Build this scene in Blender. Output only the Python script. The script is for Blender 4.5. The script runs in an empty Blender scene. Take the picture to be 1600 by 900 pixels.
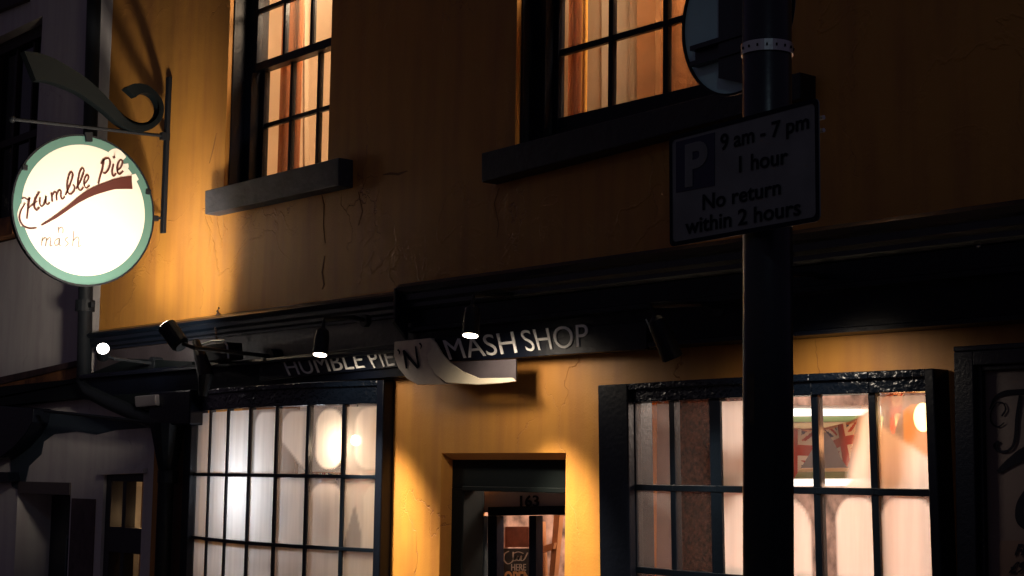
import bpy, bmesh, math, random
from mathutils import Vector, Matrix
random.seed(7)
S = bpy.context.scene
COL = S.collection

# ------------------------------------------------------------------ camera, world, lights
FPX = 2600.0
YAW, PITCH, ROLL = math.radians(39.6), math.radians(6.58), math.radians(0.86)
CAM = Vector((6.47, -5.35, 1.80))
v_ = Vector((-math.cos(YAW), math.sin(YAW), 0)); r_ = Vector((math.sin(YAW), math.cos(YAW), 0))
FW = v_ * math.cos(PITCH) + Vector((0, 0, math.sin(PITCH)))
U_ = -v_ * math.sin(PITCH) + Vector((0, 0, math.cos(PITCH)))
RT = r_ * math.cos(ROLL) + U_ * math.sin(ROLL)
UP = U_ * math.cos(ROLL) - r_ * math.sin(ROLL)
cd = bpy.data.cameras.new('camera'); cam = bpy.data.objects.new('camera', cd); COL.objects.link(cam)
M = Matrix((RT, UP, -FW)).transposed().to_4x4(); M.translation = CAM
cam.matrix_world = M
cd.sensor_width = 36; cd.lens = FPX / 1600 * 36; cd.clip_end = 500; cd.clip_start = 0.05
S.camera = cam

W = bpy.data.worlds.new('World'); S.world = W; W.use_nodes = True
wn = W.node_tree; bg = wn.nodes['Background']
sky = wn.nodes.new('ShaderNodeTexSky'); sky.sky_type = 'NISHITA'; sky.sun_disc = False
sky.sun_elevation = math.radians(-4); sky.sun_rotation = math.radians(200)
tint = wn.nodes.new('ShaderNodeMixRGB'); tint.blend_type = 'ADD'; tint.inputs[0].default_value = 1
tint.inputs[2].default_value = (0.20, 0.15, 0.265, 1)
wn.links.new(sky.outputs[0], tint.inputs[1]); wn.links.new(tint.outputs[0], bg.inputs[0])
bg.inputs[1].default_value = 0.10
S.view_settings.view_transform = 'Standard'; S.view_settings.look = 'None'
S.view_settings.exposure = 0; S.view_settings.gamma = 1; S.view_settings.use_curve_mapping = False
S.render.engine = 'CYCLES'

def light(name, typ, loc, energy, color, radius=0.03, target=None, angle=None, blend=1.0):
    l = bpy.data.lights.new(name, typ); l.energy = energy; l.color = color; l.shadow_soft_size = radius
    o = bpy.data.objects.new(name, l); COL.objects.link(o); o.location = loc
    if typ == 'SPOT':
        l.spot_size = math.radians(angle); l.spot_blend = blend
        d = Vector(target) - Vector(loc); o.rotation_euler = d.to_track_quat('-Z', 'Y').to_euler()
    return o
# the street's own lighting, far off and dim
light('street_lamp_light', 'POINT', (9.5, -7.5, 7.0), 46, (0.62, 0.85, 1.0), 0.2)

# ------------------------------------------------------------------ pixel -> place
def ray(px, py):
    return FW + RT * ((px - 800) / FPX) + UP * ((450 - py) / FPX)
def PL(px, py, p0, n):
    d = ray(px, py); t = (Vector(p0) - CAM).dot(n) / d.dot(n); return CAM + d * t
def PY(px, py, Y=0.): return PL(px, py, (0, Y, 0), Vector((0, 1, 0)))
def PX(px, py, X): return PL(px, py, (X, 0, 0), Vector((1, 0, 0)))

# ------------------------------------------------------------------ materials
def mat(name, col, rough=0.6, metal=0.0, bump=0.0, bscale=30, vary=0.0, vscale=4, emit=None, estr=0, spec=0.5, bdist=0.01, detail=5, coat=0):
    m = bpy.data.materials.new(name); m.use_nodes = True; nt = m.node_tree; b = nt.nodes['Principled BSDF']
    b.inputs['Base Color'].default_value = (*col, 1); b.inputs['Roughness'].default_value = rough
    b.inputs['Metallic'].default_value = metal; b.inputs['Specular IOR Level'].default_value = spec
    if coat: b.inputs['Coat Weight'].default_value = coat; b.inputs['Coat Roughness'].default_value = .15
    if emit: b.inputs['Emission Color'].default_value = (*emit, 1); b.inputs['Emission Strength'].default_value = estr
    tc = nt.nodes.new('ShaderNodeTexCoord')
    if bump:
        n = nt.nodes.new('ShaderNodeTexNoise'); n.inputs['Scale'].default_value = bscale; n.inputs['Detail'].default_value = detail
        bu = nt.nodes.new('ShaderNodeBump'); bu.inputs['Strength'].default_value = bump; bu.inputs['Distance'].default_value = bdist
        nt.links.new(tc.outputs['Object'], n.inputs['Vector']); nt.links.new(n.outputs['Fac'], bu.inputs['Height'])
        nt.links.new(bu.outputs[0], b.inputs['Normal'])
    if vary:
        n = nt.nodes.new('ShaderNodeTexNoise'); n.inputs['Scale'].default_value = vscale; n.inputs['Detail'].default_value = 7
        mr = nt.nodes.new('ShaderNodeMapRange'); mr.inputs[1].default_value = .3; mr.inputs[2].default_value = .7
        mr.inputs[3].default_value = 1 - vary; mr.inputs[4].default_value = 1
        mx = nt.nodes.new('ShaderNodeMixRGB'); mx.blend_type = 'MULTIPLY'; mx.inputs[0].default_value = 1
        mx.inputs[1].default_value = (*col, 1)
        nt.links.new(tc.outputs['Object'], n.inputs['Vector']); nt.links.new(n.outputs['Fac'], mr.inputs[0])
        nt.links.new(mr.outputs[0], mx.inputs[2]); nt.links.new(mx.outputs[0], b.inputs['Base Color'])
    return m

def plaster(name, col, peel=0.5, dirt=0.2, rough=0.55):
    """painted render: trowel waves, grain, contour-like edges of old lifted paint, hairline cracks"""
    m = bpy.data.materials.new(name); m.use_nodes = True; nt = m.node_tree; L = nt.links; N = nt.nodes
    b = N['Principled BSDF']; b.inputs['Roughness'].default_value = rough; b.inputs['Specular IOR Level'].default_value = .35
    tc = N.new('ShaderNodeTexCoord')
    def noise(s, d=4, dist=0):
        n = N.new('ShaderNodeTexNoise'); n.inputs['Scale'].default_value = s; n.inputs['Detail'].default_value = d
        n.inputs['Distortion'].default_value = dist; L.new(tc.outputs['Object'], n.inputs['Vector']); return n.outputs['Fac']
    def math_(op, a, b_=None, c=None):
        n = N.new('ShaderNodeMath'); n.operation = op
        for i, x in enumerate((a, b_, c)):
            if x is None: continue
            if isinstance(x, (int, float)): n.inputs[i].default_value = x
            else: L.new(x, n.inputs[i])
        return n.outputs[0]
    def mr(x, a, b_, c, d):
        n = N.new('ShaderNodeMapRange'); L.new(x, n.inputs[0])
        for i, q in enumerate((a, b_, c, d)): n.inputs[i + 1].default_value = q
        return n.outputs[0]
    big = noise(1.6, 3); grain = noise(90, 4); mid = noise(9, 5)
    pn = noise(2.3, 5, .6)
    peelmask = mr(noise(.7, 2), .45, .6, 0, 1)
    edge = mr(math_('ABSOLUTE', math_('SUBTRACT', pn, .53)), 0, .018, 1, 0)
    sx = N.new('ShaderNodeSeparateXYZ'); L.new(tc.outputs['Object'], sx.inputs[0])
    edge = math_('MULTIPLY', math_('MULTIPLY', math_('MULTIPLY', edge, mr(sx.outputs[2], 2.8, 2.9, .12, 1)), peelmask), peel)
    vo = N.new('ShaderNodeTexVoronoi'); vo.feature = 'DISTANCE_TO_EDGE'; vo.inputs['Scale'].default_value = 1.7
    mp = N.new('ShaderNodeMapping'); mp.inputs['Scale'].default_value = (1, 1, .45); L.new(tc.outputs['Object'], mp.inputs[0])
    ad = N.new('ShaderNodeMixRGB'); ad.blend_type = 'ADD'; ad.inputs[0].default_value = .35
    nn = N.new('ShaderNodeTexNoise'); nn.inputs['Scale'].default_value = 5; nn.inputs['Detail'].default_value = 4
    L.new(tc.outputs['Object'], nn.inputs['Vector']); L.new(mp.outputs[0], ad.inputs[1]); L.new(nn.outputs['Color'], ad.inputs[2])
    L.new(ad.outputs[0], vo.inputs['Vector'])
    crack = math_('MULTIPLY', mr(vo.outputs['Distance'], 0, .006, 1, 0), mr(noise(1.1, 2), .5, .62, 0, 1))
    h = math_('MULTIPLY', grain, .05)
    h = math_('ADD', h, math_('MULTIPLY', mid, .16)); h = math_('ADD', h, math_('MULTIPLY', big, .9))
    h = math_('ADD', h, math_('MULTIPLY', edge, .16)); h = math_('SUBTRACT', h, math_('MULTIPLY', crack, .22))
    bu = N.new('ShaderNodeBump'); bu.inputs['Strength'].default_value = .75; bu.inputs['Distance'].default_value = .022
    L.new(h, bu.inputs['Height']); L.new(bu.outputs[0], b.inputs['Normal'])
    c1 = N.new('ShaderNodeMixRGB'); c1.inputs[1].default_value = (*col, 1)
    c1.inputs[2].default_value = (col[0] * .62, col[1] * .5, col[2] * .6 + .01, 1)
    st = N.new('ShaderNodeTexNoise'); st.inputs['Scale'].default_value = 3; st.inputs['Detail'].default_value = 6
    m2 = N.new('ShaderNodeMapping'); m2.inputs['Scale'].default_value = (3, 3, .35)
    L.new(tc.outputs['Object'], m2.inputs[0]); L.new(m2.outputs[0], st.inputs['Vector'])
    f = math_('MULTIPLY', mr(st.outputs['Fac'], .42, .72, 0, 1), dirt); f = math_('ADD', f, math_('MULTIPLY', crack, .7))
    f = math_('MINIMUM', f, 1); L.new(f, c1.inputs[0]); L.new(c1.outputs[0], b.inputs['Base Color'])
    return m

YEL = plaster('yellow_masonry_paint', (.51, .232, .043), 1.3, .55)
YELS = mat('yellow_reveal_paint', (.46, .19, .045), .6, bump=.5, bscale=25, bdist=.008)
GREY = plaster('grey_render', (.70, .66, .62), .3, .35, .75)
BLACK = mat('gloss_black_paint', (.004, .006, .013), .34, bump=.35, bscale=45, bdist=.004, vary=.4, spec=.18)
BLACKG = mat('brushed_wet_black_paint', (.004, .008, .016), .2, bump=1, bscale=38, bdist=.006, vary=.4, spec=.5, detail=2)
DARKBAND = mat('brown_black_band_paint', (.055, .045, .05), .45, bump=.6, bscale=22, bdist=.006, vary=.5)
PIPE = mat('black_iron_paint', (.008, .010, .013), .5, spec=.22, bump=.2, bscale=60, bdist=.002)
MATTE = mat('matt_black_iron', (.0035, .006, .007), .6, spec=.15, bump=.2, bscale=40, bdist=.003)
POSTM = mat('post_paint', (.012, .020, .026), .30, bump=.25, bscale=50, bdist=.002, vary=.3)
BLACKB = mat('glazing_bar_paint', (.004, .008, .016), .28, bump=.45, bscale=75, bdist=.003, vary=.4, spec=.5)
STEEL = mat('galvanised_steel', (.55, .58, .56), .35, metal=.9, bump=.2, bscale=60, bdist=.002)
SIGNBACK = mat('sign_back_grey', (.55, .85, .85), .5, bump=.1, bscale=15, vary=.25)
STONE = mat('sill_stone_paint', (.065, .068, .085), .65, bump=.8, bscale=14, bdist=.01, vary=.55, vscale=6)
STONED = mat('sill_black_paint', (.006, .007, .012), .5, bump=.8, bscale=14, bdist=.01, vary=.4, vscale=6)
CREAM = mat('sign_face_cream', (.80, .72, .62), .45, bump=.05, bscale=40)
GREEN = mat('sign_border_green', (.08, .185, .155), .42)
BROWN = mat('sign_letter_brown', (.075, .018, .014), .45)
GREYL = mat('worn_grey_letter', (.16, .11, .09), .5)
LETTER = mat('sign_white_letter', (.80, .77, .72), .5, vary=.25, vscale=20)
RIB1 = mat('ribbon_cream', (.66, .54, .42), .5, bump=.2, bscale=30, vary=.3, vscale=9)
RIB2 = mat('ribbon_edge_white', (.68, .60, .44), .5, bump=.2, bscale=30, vary=.2)
RIB3 = mat('ribbon_back_grey', (.085, .07, .075), .55, bump=.2, bscale=30, vary=.3)
INK = mat('ink_black', (.012, .012, .02), .9, spec=.1)
PLATE = mat('parking_plate_white', (.20, .205, .20), .5, vary=.3, vscale=9, bump=.05)
PLATED = mat('parking_plate_blue', (.006, .01, .045), .45)
PINK = mat('interior_pink_paint', (.36, .22, .16), .7, vary=.15)
WHITEP = mat('interior_white_paint', (.75, .72, .70), .7, vary=.15)
PEACH = mat('upper_room_peach', (.74, .56, .38), .75, vary=.15, vscale=2)
WOODF = mat('floor_boards', (.16, .08, .04), .5, vary=.4)
ORANGE = mat('orange_curtain_cloth', (.42, .13, .04), .85, bump=.3, bscale=60, vary=.2)
ORANGE2 = mat('amber_curtain_cloth', (.72, .33, .05), .85, bump=.3, bscale=60, vary=.2)
TAN = mat('tan_board', (.56, .42, .28), .7, vary=.2)
PALE = mat('pale_board', (.72, .62, .48), .7, vary=.12)
BRICKC = mat('speckled_dark_brick', (.14, .06, .045), .8, bump=1, bscale=60, bdist=.01, vary=1.0, vscale=55)
SLATE = mat('roof_slate', (.05, .05, .06), .7, bump=.5, bscale=20)
ASPH = mat('asphalt', (.05, .05, .052), .75, bump=.6, bscale=90, vary=.3)
PAVE = mat('paving_stone', (.22, .20, .19), .8, bump=.4, bscale=30, vary=.35)
DOORP = mat('door_surround_grey', (.40, .34, .36), .6, bump=.2)
DOORJ = mat('door_jamb_pale', (.42, .44, .46), .6)
CHALK = mat('chalkboard', (.016, .028, .04), .6, vary=.4, vscale=15)
CHALKL = mat('chalk_letters', (.42, .44, .42), .8)
CHALKY = mat('chalk_letters_ochre', (.5, .33, .16), .8)
WOODR = mat('red_brown_board', (.20, .06, .035), .6, bump=.4, bscale=30, vary=.5, vscale=14)
PINE = mat('pine_frame', (.45, .22, .10), .55, vary=.3, vscale=12)
FLOWER = mat('patterned_wall_paper', (.55, .38, .32), .8, vary=.9, vscale=11)
MGREEN = mat('menu_green', (.22, .33, .13), .5)
MCREAM = mat('menu_cream', (.75, .66, .40), .5)
MBLUE = mat('menu_grey_blue', (.22, .27, .36), .5, vary=.2)
BUNT = [mat('bunting_white', (.75, .70, .64), .8), mat('bunting_red', (.42, .03, .03), .8), mat('bunting_blue', (.02, .04, .15), .8)]
STRING = mat('bunting_tape', (.45, .20, .12), .8)
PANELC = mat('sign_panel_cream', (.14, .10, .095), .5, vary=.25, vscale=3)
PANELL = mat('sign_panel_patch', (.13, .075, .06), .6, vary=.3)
OCHRE = mat('ochre_band_lit_sill', (.34, .13, .04), .7, bump=.9, bscale=12, bdist=.015, vary=.6, vscale=8)
BROWNB = mat('red_brown_band', (.07, .03, .03), .8, bump=.8, bscale=16, vary=.6, vscale=9)
NAVY = mat('navy_shadow_tone', (.03, .05, .075), .7, vary=.3)
BRONZE = mat('brown_pilaster', (.12, .05, .03), .7, vary=.3)

def emis(name, col, s):
    m = bpy.data.materials.new(name); m.use_nodes = True; nt = m.node_tree; nt.nodes.clear()
    e = nt.nodes.new('ShaderNodeEmission'); e.inputs[0].default_value = (*col, 1); e.inputs[1].default_value = s
    o = nt.nodes.new('ShaderNodeOutputMaterial'); nt.links.new(e.outputs[0], o.inputs[0]); return m
LENS = emis('lamp_lens_glow', (1, .84, .66), 14)
LENSB = emis('floodlight_lens_glow', (1, .9, .82), 40)
BULB = emis('bulb_glow', (1, .84, .62), 18)
TUBE = emis('tube_glow', (1, .93, .82), 2.6)
OLAMP = emis('orange_shade_glow', (1, .22, .02), 1.25)
OLAMPC = emis('orange_lamp_core_glow', (1, .62, .22), 6)

def glass_mat(name, fogcol=(.9, .85, .8), dirt=0.03):
    m = bpy.data.materials.new(name); m.use_nodes = True; nt = m.node_tree; N = nt.nodes; L = nt.links; N.clear()
    out = N.new('ShaderNodeOutputMaterial')
    tr = N.new('ShaderNodeBsdfTransparent'); tr.inputs[0].default_value = (.93, .93, .93, 1)
    gl = N.new('ShaderNodeBsdfGlossy'); gl.inputs['Roughness'].default_value = .06
    fr = N.new('ShaderNodeFresnel'); fr.inputs[0].default_value = 1.45
    tc = N.new('ShaderNodeTexCoord')
    no = N.new('ShaderNodeTexNoise'); no.inputs['Scale'].default_value = 7; no.inputs['Detail'].default_value = 2
    bu = N.new('ShaderNodeBump'); bu.inputs['Strength'].default_value = .4; bu.inputs['Distance'].default_value = .01
    L.new(tc.outputs['Object'], no.inputs['Vector']); L.new(no.outputs['Fac'], bu.inputs['Height']); L.new(bu.outputs[0], gl.inputs['Normal'])
    g = N.new('ShaderNodeMixShader'); L.new(fr.outputs[0], g.inputs[0]); L.new(tr.outputs[0], g.inputs[1]); L.new(gl.outputs[0], g.inputs[2])
    tl = N.new('ShaderNodeBsdfTranslucent'); tl.inputs[0].default_value = (*fogcol, 1)
    df = N.new('ShaderNodeBsdfDiffuse'); df.inputs[0].default_value = (*[c * .5 for c in fogcol], 1)
    fg = N.new('ShaderNodeMixShader'); fg.inputs[0].default_value = .12
    L.new(tl.outputs[0], fg.inputs[1]); L.new(df.outputs[0], fg.inputs[2])
    at = N.new('ShaderNodeAttribute'); at.attribute_name = 'fog'
    mp = N.new('ShaderNodeMapping'); mp.inputs['Scale'].default_value = (26, 26, 2)
    ns = N.new('ShaderNodeTexNoise'); ns.inputs['Scale'].default_value = 1; ns.inputs['Detail'].default_value = 4
    L.new(tc.outputs['Object'], mp.inputs[0]); L.new(mp.outputs[0], ns.inputs['Vector'])
    mr = N.new('ShaderNodeMapRange'); mr.inputs[1].default_value = .35; mr.inputs[2].default_value = .65; mr.inputs[3].default_value = .90; mr.inputs[4].default_value = 1.02
    L.new(ns.outputs['Fac'], mr.inputs[0])
    mu = N.new('ShaderNodeMath'); mu.operation = 'MULTIPLY'; mu.use_clamp = True
    L.new(at.outputs['Fac'], mu.inputs[0]); L.new(mr.outputs[0], mu.inputs[1])
    mx = N.new('ShaderNodeMixShader'); L.new(mu.outputs[0], mx.inputs[0]); L.new(g.outputs[0], mx.inputs[1]); L.new(fg.outputs[0], mx.inputs[2])
    L.new(mx.outputs[0], out.inputs[0]); return m
GLASSF = glass_mat('misted_glass')
GLASSU = glass_mat('old_window_glass', (.85, .75, .6))

# ------------------------------------------------------------------ builders
def link(name, me, m, parent=None, smooth=False):
    o = bpy.data.objects.new(name, me); COL.objects.link(o)
    if m is not None:
        for mm in (m if isinstance(m, list) else [m]): me.materials.append(mm)
    if parent: o.parent = parent
    if smooth:
        for p in me.polygons: p.use_smooth = True
    return o
def thing(name, loc, label, cat, group=None):
    o = bpy.data.objects.new(name, None); COL.objects.link(o); o.location = loc; o.empty_display_size = .1
    o['label'] = label; o['category'] = cat
    if group: o['group'] = group
    return o
def tag(o, label, cat, group=None):
    o['label'] = label; o['category'] = cat
    if group: o['group'] = group
    return o
class MB:
    """collects shapes given in world coordinates; build() links them as one mesh under its thing"""
    def __init__(s): s.bm = bmesh.new()
    def add(s, verts, faces, mi=0):
        vs = [s.bm.verts.new(v) for v in verts]
        for f in faces:
            try: s.bm.faces.new([vs[i] for i in f]).material_index = mi
            except ValueError: pass
        return s
    def box(s, x0, x1, y0, y1, z0, z1, mi=0):
        v = [(x, y, z) for x in (x0, x1) for y in (y0, y1) for z in (z0, z1)]
        return s.add(v, [(0, 1, 3, 2), (4, 6, 7, 5), (0, 4, 5, 1), (2, 3, 7, 6), (0, 2, 6, 4), (1, 5, 7, 3)], mi)
    def prism(s, pts, ext, mi=0):
        n = len(pts); e = Vector(ext); v = [Vector(p) for p in pts]; v += [p + e for p in v]
        fs = [tuple(range(n)), tuple(range(2 * n - 1, n - 1, -1))] + [(i, (i + 1) % n, n + (i + 1) % n, n + i) for i in range(n)]
        return s.add(v, fs, mi)
    def tube(s, path, rad, n=12, cap=True, mi=0):
        path = [Vector(p) for p in path]; rings = []
        if not isinstance(rad, (list, tuple)): rad = [rad] * len(path)
        for i, p in enumerate(path):
            d = (path[min(i + 1, len(path) - 1)] - path[max(i - 1, 0)]).normalized()
            a = d.orthogonal() if abs(d.z) < .95 else Vector((1, 0, 0)); a = (a - d * a.dot(d)).normalized()
            if abs(d.z) < .95: a = Vector((0, 0, 1)) - d * d.z; a.normalize()
            b = d.cross(a)
            rings.append([s.bm.verts.new(p + (a * math.cos(t) + b * math.sin(t)) * rad[i]) for t in [2 * math.pi * k / n for k in range(n)]])
        for i in range(len(rings) - 1):
            for k in range(n):
                f = s.bm.faces.new((rings[i][k], rings[i][(k + 1) % n], rings[i + 1][(k + 1) % n], rings[i + 1][k])); f.material_index = mi
        if cap:
            s.bm.faces.new(rings[0]).material_index = mi; s.bm.faces.new(rings[-1]).material_index = mi
        return s
    def ball(s, c, r, mi=0, sc=(1, 1, 1)):
        mm = Matrix.Translation(c) @ Matrix.Diagonal((*sc, 1)); bmesh.ops.create_uvsphere(s.bm, u_segments=14, v_segments=10, radius=r, matrix=mm); return s
    def build(s, name, m, parent=None, bevel=0, smooth=False):
        if parent is not None:
            off = Vector(); q = parent
            while q is not None: off += q.location; q = q.parent
            bmesh.ops.translate(s.bm, verts=s.bm.verts, vec=-off)
        bmesh.ops.recalc_face_normals(s.bm, faces=s.bm.faces)
        if name == 'glass':
            for f_ in s.bm.faces:
                if f_.normal.y > 0: f_.normal_flip()
        me = bpy.data.meshes.new(name); s.bm.to_mesh(me); s.bm.free()
        o = link(name, me, m, parent, smooth)
        if bevel:
            b = o.modifiers.new('bevel', 'BEVEL'); b.width = bevel; b.segments = 2; b.limit_method = 'ANGLE'
        return o
def wall_cells(mb, x0, x1, z0, z1, y0, y1, holes, mi=0):
    """front and back sheet of a wall with rectangular openings and their reveals"""
    xs = sorted({x0, x1, *[h[0] for h in holes], *[h[1] for h in holes]}); zs = sorted({z0, z1, *[h[2] for h in holes], *[h[3] for h in holes]})
    ins = lambda x, z: any(h[0] < x < h[1] and h[2] < z < h[3] for h in holes) or not (x0 < x < x1 and z0 < z < z1)
    bm = mb.bm; cache = {}
    def V(x, y, z):
        k = (round(x, 4), y, round(z, 4))
        if k not in cache: cache[k] = bm.verts.new((x, y, z))
        return cache[k]
    for i in range(len(xs) - 1):
        for j in range(len(zs) - 1):
            a, b, c, d = xs[i], xs[i + 1], zs[j], zs[j + 1]; cx, cz = (a + b) / 2, (c + d) / 2
            if ins(cx, cz): continue
            bm.faces.new((V(a, y0, c), V(b, y0, c), V(b, y0, d), V(a, y0, d))); bm.faces.new((V(a, y1, c), V(a, y1, d), V(b, y1, d), V(b, y1, c)))
            if ins(a - 1e-3, cz): bm.faces.new((V(a, y0, c), V(a, y0, d), V(a, y1, d), V(a, y1, c)))
            if ins(b + 1e-3, cz): bm.faces.new((V(b, y0, c), V(b, y1, c), V(b, y1, d), V(b, y0, d)))
            if ins(cx, c - 1e-3): bm.faces.new((V(a, y0, c), V(a, y1, c), V(b, y1, c), V(b, y0, c)))
            if ins(cx, d + 1e-3): bm.faces.new((V(a, y0, d), V(b, y0, d), V(b, y1, d), V(a, y1, d)))
def quadmap(q):
    bl, br, tr, tl = q
    return lambda u, w: (bl * (1 - u) + br * u) * (1 - w) + (tl * (1 - u) + tr * u) * w
def text_mesh(bm, txt, quad, normal, thick=.003, weight=0.0, capfit=True, mi=0, shear=0, spacing=1.0):
    c = bpy.data.curves.new('t', 'FONT'); c.body = txt; c.offset = weight; c.shear = shear; c.space_character = spacing; c.resolution_u = 5
    o = bpy.data.objects.new('t', c); COL.objects.link(o)
    dg = bpy.context.evaluated_depsgraph_get(); me = bpy.data.meshes.new_from_object(o.evaluated_get(dg))
    xs = [v.co.x for v in me.vertices]; x0, x1 = min(xs), max(xs); h = .70
    f = quadmap(quad); n = Vector(normal); base = len(bm.verts)
    front = [bm.verts.new(f((v.co.x - x0) / (x1 - x0), v.co.y / h) + n * thick) for v in me.vertices]
    for p in me.polygons:
        try: bm.faces.new([front[i] for i in p.vertices]).material_index = mi
        except ValueError: pass
    ec = {}
    for p in me.polygons:
        for e in p.edge_keys: ec[e] = ec.get(e, 0) + 1
    back = {}
    for e, k in ec.items():
        if k == 1:
            for i in e:
                if i not in back: back[i] = bm.verts.new(front[i].co - n * thick)
            bm.faces.new((front[e[0]], front[e[1]], back[e[1]], back[e[0]])).material_index = mi
    bpy.data.objects.remove(o); bpy.data.curves.remove(c); bpy.data.meshes.remove(me)
def stroke(bm, pts, w, to3, n, thick=.003, closed=False, mi=0):
    """a brush stroke: smooth ribbon through 2-D points with a width per point"""
    P = []; Wd = []
    if not isinstance(w, (list, tuple)): w = [w] * len(pts)
    k = len(pts)
    for i in range(k - 1):
        p0, p1, p2, p3 = [Vector(pts[max(0, min(k - 1, j))]) for j in (i - 1, i, i + 1, i + 2)]
        for s in range(6):
            t = s / 6
            P.append(.5 * ((2 * p1) + (p2 - p0) * t + (2 * p0 - 5 * p1 + 4 * p2 - p3) * t * t + (3 * p1 - p0 - 3 * p2 + p3) * t ** 3)); Wd.append(w[i] * (1 - t) + w[i + 1] * t)
    P.append(Vector(pts[-1])); Wd.append(w[-1]); L_, R_ = [], []
    for i, p in enumerate(P):
        d = (P[min(i + 1, len(P) - 1)] - P[max(i - 1, 0)]); d = d.normalized() if d.length > 1e-6 else Vector((1, 0)); q = Vector((-d.y, d.x)) * Wd[i] / 2
        L_.append(bm.verts.new(to3(*(p + q)) + n * thick)); R_.append(bm.verts.new(to3(*(p - q)) + n * thick))
    for i in range(len(P) - 1):
        bm.faces.new((L_[i], L_[i + 1], R_[i + 1], R_[i])).material_index = mi

def pxprism(mb, pts, Y, depth, mi=0): return mb.prism([PY(x, y, Y) for x, y in pts], (0, depth, 0), mi)

# ================================================================== SETTING
g = MB(); g.box(-80, 80, -80, 80, -.3, -.12); o = g.build('ground', ASPH); o['kind'] = 'structure'
g = MB(); g.box(-30, 30, -2.9, 12, -.13, 0.0); g.box(-30, 30, -3.02, -2.9, -.13, .004); o = g.build('pavement', PAVE); o['kind'] = 'structure'
g = MB(); g.box(-30, 30, -12, -4.7, -.13, 0.0); g.box(-30, 30, -4.7, -4.58, -.13, .004); o = g.build('far_pavement', PAVE); o['kind'] = 'structure'

# ================================================================== YELLOW PIE SHOP
XL, XR = -4.68, 4.6
shop = thing('shop_building', (0, 0, 0), 'mustard yellow rendered corner-to-corner shop with black painted shopfront and lit windows', 'building')
UWL = (-2.95, -1.73, 3.62, 5.32)      # upper left opening
UWR = (0.01, 1.82, 3.46, 5.34)        # upper right opening
LW = (-3.13, -1.07, .72, 2.30)
RW = (0.80, 2.56, .72, 2.22)
XLO = -3.76
NOTCH = (XL, XLO, 0, 2.345)
DR = (-.56, .43, 0.0, 1.935)
m = MB(); wall_cells(m, XL, XR, 0, 6.6, 0, .30, [UWL, UWR, LW, RW, DR, NOTCH]); m.build('wall', YEL, shop)
m = MB()
m.box(XL, XR, 4.2, 4.35, 0, 6.6); m.box(XL, XL + .15, .302, 4.198, 2.36, 6.6); m.box(XLO, XLO + .15, .302, 4.198, 0.021, 2.345); m.box(XR - .15, XR, .30, 4.2, 0, 6.6)
m.build('rear_wall', GREY, shop)
m = MB(); m.prism([(XL - .1, -.25, 6.55), (XL - .1, 4.5, 6.55), (XL - .1, 2.1, 8.4)], (XR - XL + .2, 0, 0)); m.build('roof', SLATE, shop)
m = MB(); m.box(XLO + .151, XR - .151, .302, 4.198, -.02, .02); m.build('floor', WOODF, shop)
m = MB(); m.box(XL + .15, XR - .15, .302, 4.198, 2.75, 2.95); m.box(XL + .15, XR - .15, .302, 4.198, 5.7, 5.8); m.build('ceiling', WHITEP, shop)
m = MB(); m.box(XLO + .16, XR - .16, 3.1, 3.2, .03, 2.74); m.build('shop_inner_wall', PINK, shop)
for xa in (-.75, .55): m = MB(); m.box(xa, xa + .05, .31, 3.09, .03, 2.74); m.build('passage_wall', FLOWER, shop)
m = MB(); m.box(XL + .16, XR - .16, 1.7, 1.8, 2.96, 5.69); m.box(-.95, -.85, .31, 1.69, 2.96, 5.69); m.box(-3.75, -3.65, .31, 1.69, 2.96, 5.69); m.build('upper_room_wall', PEACH, shop)
# plaster scars
CRK = mat('crack_dark', (.22, .10, .03), .9)
for pts, w in (([(598, 273), (610, 271), (622, 272), (636, 267)], 4), ([(338, 208), (333, 232), (327, 255)], 1.2), ([(507, 400), (503, 425), (506, 445), (503, 452)], 2),
               ([(500, 293), (506, 320), (505, 352), (508, 380)], .8), ([(780, 292), (772, 318), (779, 350), (776, 372)], .6),
               ([(560, 300), (566, 330), (560, 352)], .6)):
    P = [Vector(p) for p in pts]; n = len(P); l, r = [], []; m = MB()
    for i, p in enumerate(P):
        d = (P[min(i + 1, n - 1)] - P[max(i - 1, 0)]).normalized(); q = Vector((-d.y, d.x)) * w / 2 * (.3 if i in (0, n - 1) else 1)
        l.append(PY(*(p + q), -.002)); r.append(PY(*(p - q), -.002))
    m.prism(l + r[::-1], (0, .004, 0)); m.build('plaster_crack', CRK, shop)

# ---- cornice and fascia (one continuous moulding each side of the step)
def moulding(mb, prof, x0, x1):
    n = len(prof); v = [(x0, y, z) for y, z in prof] + [(x1, y, z) for y, z in prof]
    mb.add(v, [tuple(range(n)), tuple(range(2 * n - 1, n - 1, -1))] + [(i, (i + 1) % n, n + (i + 1) % n, n + i) for i in range(n)])
XS = -.66
m = MB()
moulding(m, [(.0, 2.83), (-.10, 2.80), (-.115, 2.785), (-.10, 2.765), (-.085, 2.76), (-.085, 2.735), (-.07, 2.72), (-.07, 2.70), (-.05, 2.69), (-.05, 2.675), (.0, 2.675)], XL + .04, XS)
moulding(m, [(.0, 2.86), (-.23, 2.82), (-.25, 2.80), (-.235, 2.775), (-.21, 2.765), (-.21, 2.735), (-.185, 2.72), (-.185, 2.70), (-.165, 2.685), (.0, 2.685)], XS + .002, XR)
m.build('cornice', BLACKB, shop)
m = MB(); m.box(XL + .06, XS - .002, -.035, .0, 2.50, 2.673); m.build('frieze', DARKBAND, shop)
m = MB()
moulding(m, [(0, 2.682), (-.15, 2.682), (-.15, 2.60), (-.175, 2.592), (-.175, 2.572), (-.13, 2.565), (-.115, 2.425), (-.13, 2.42), (-.13, 2.402), (0, 2.402)], XS + .002, XR)
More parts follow.
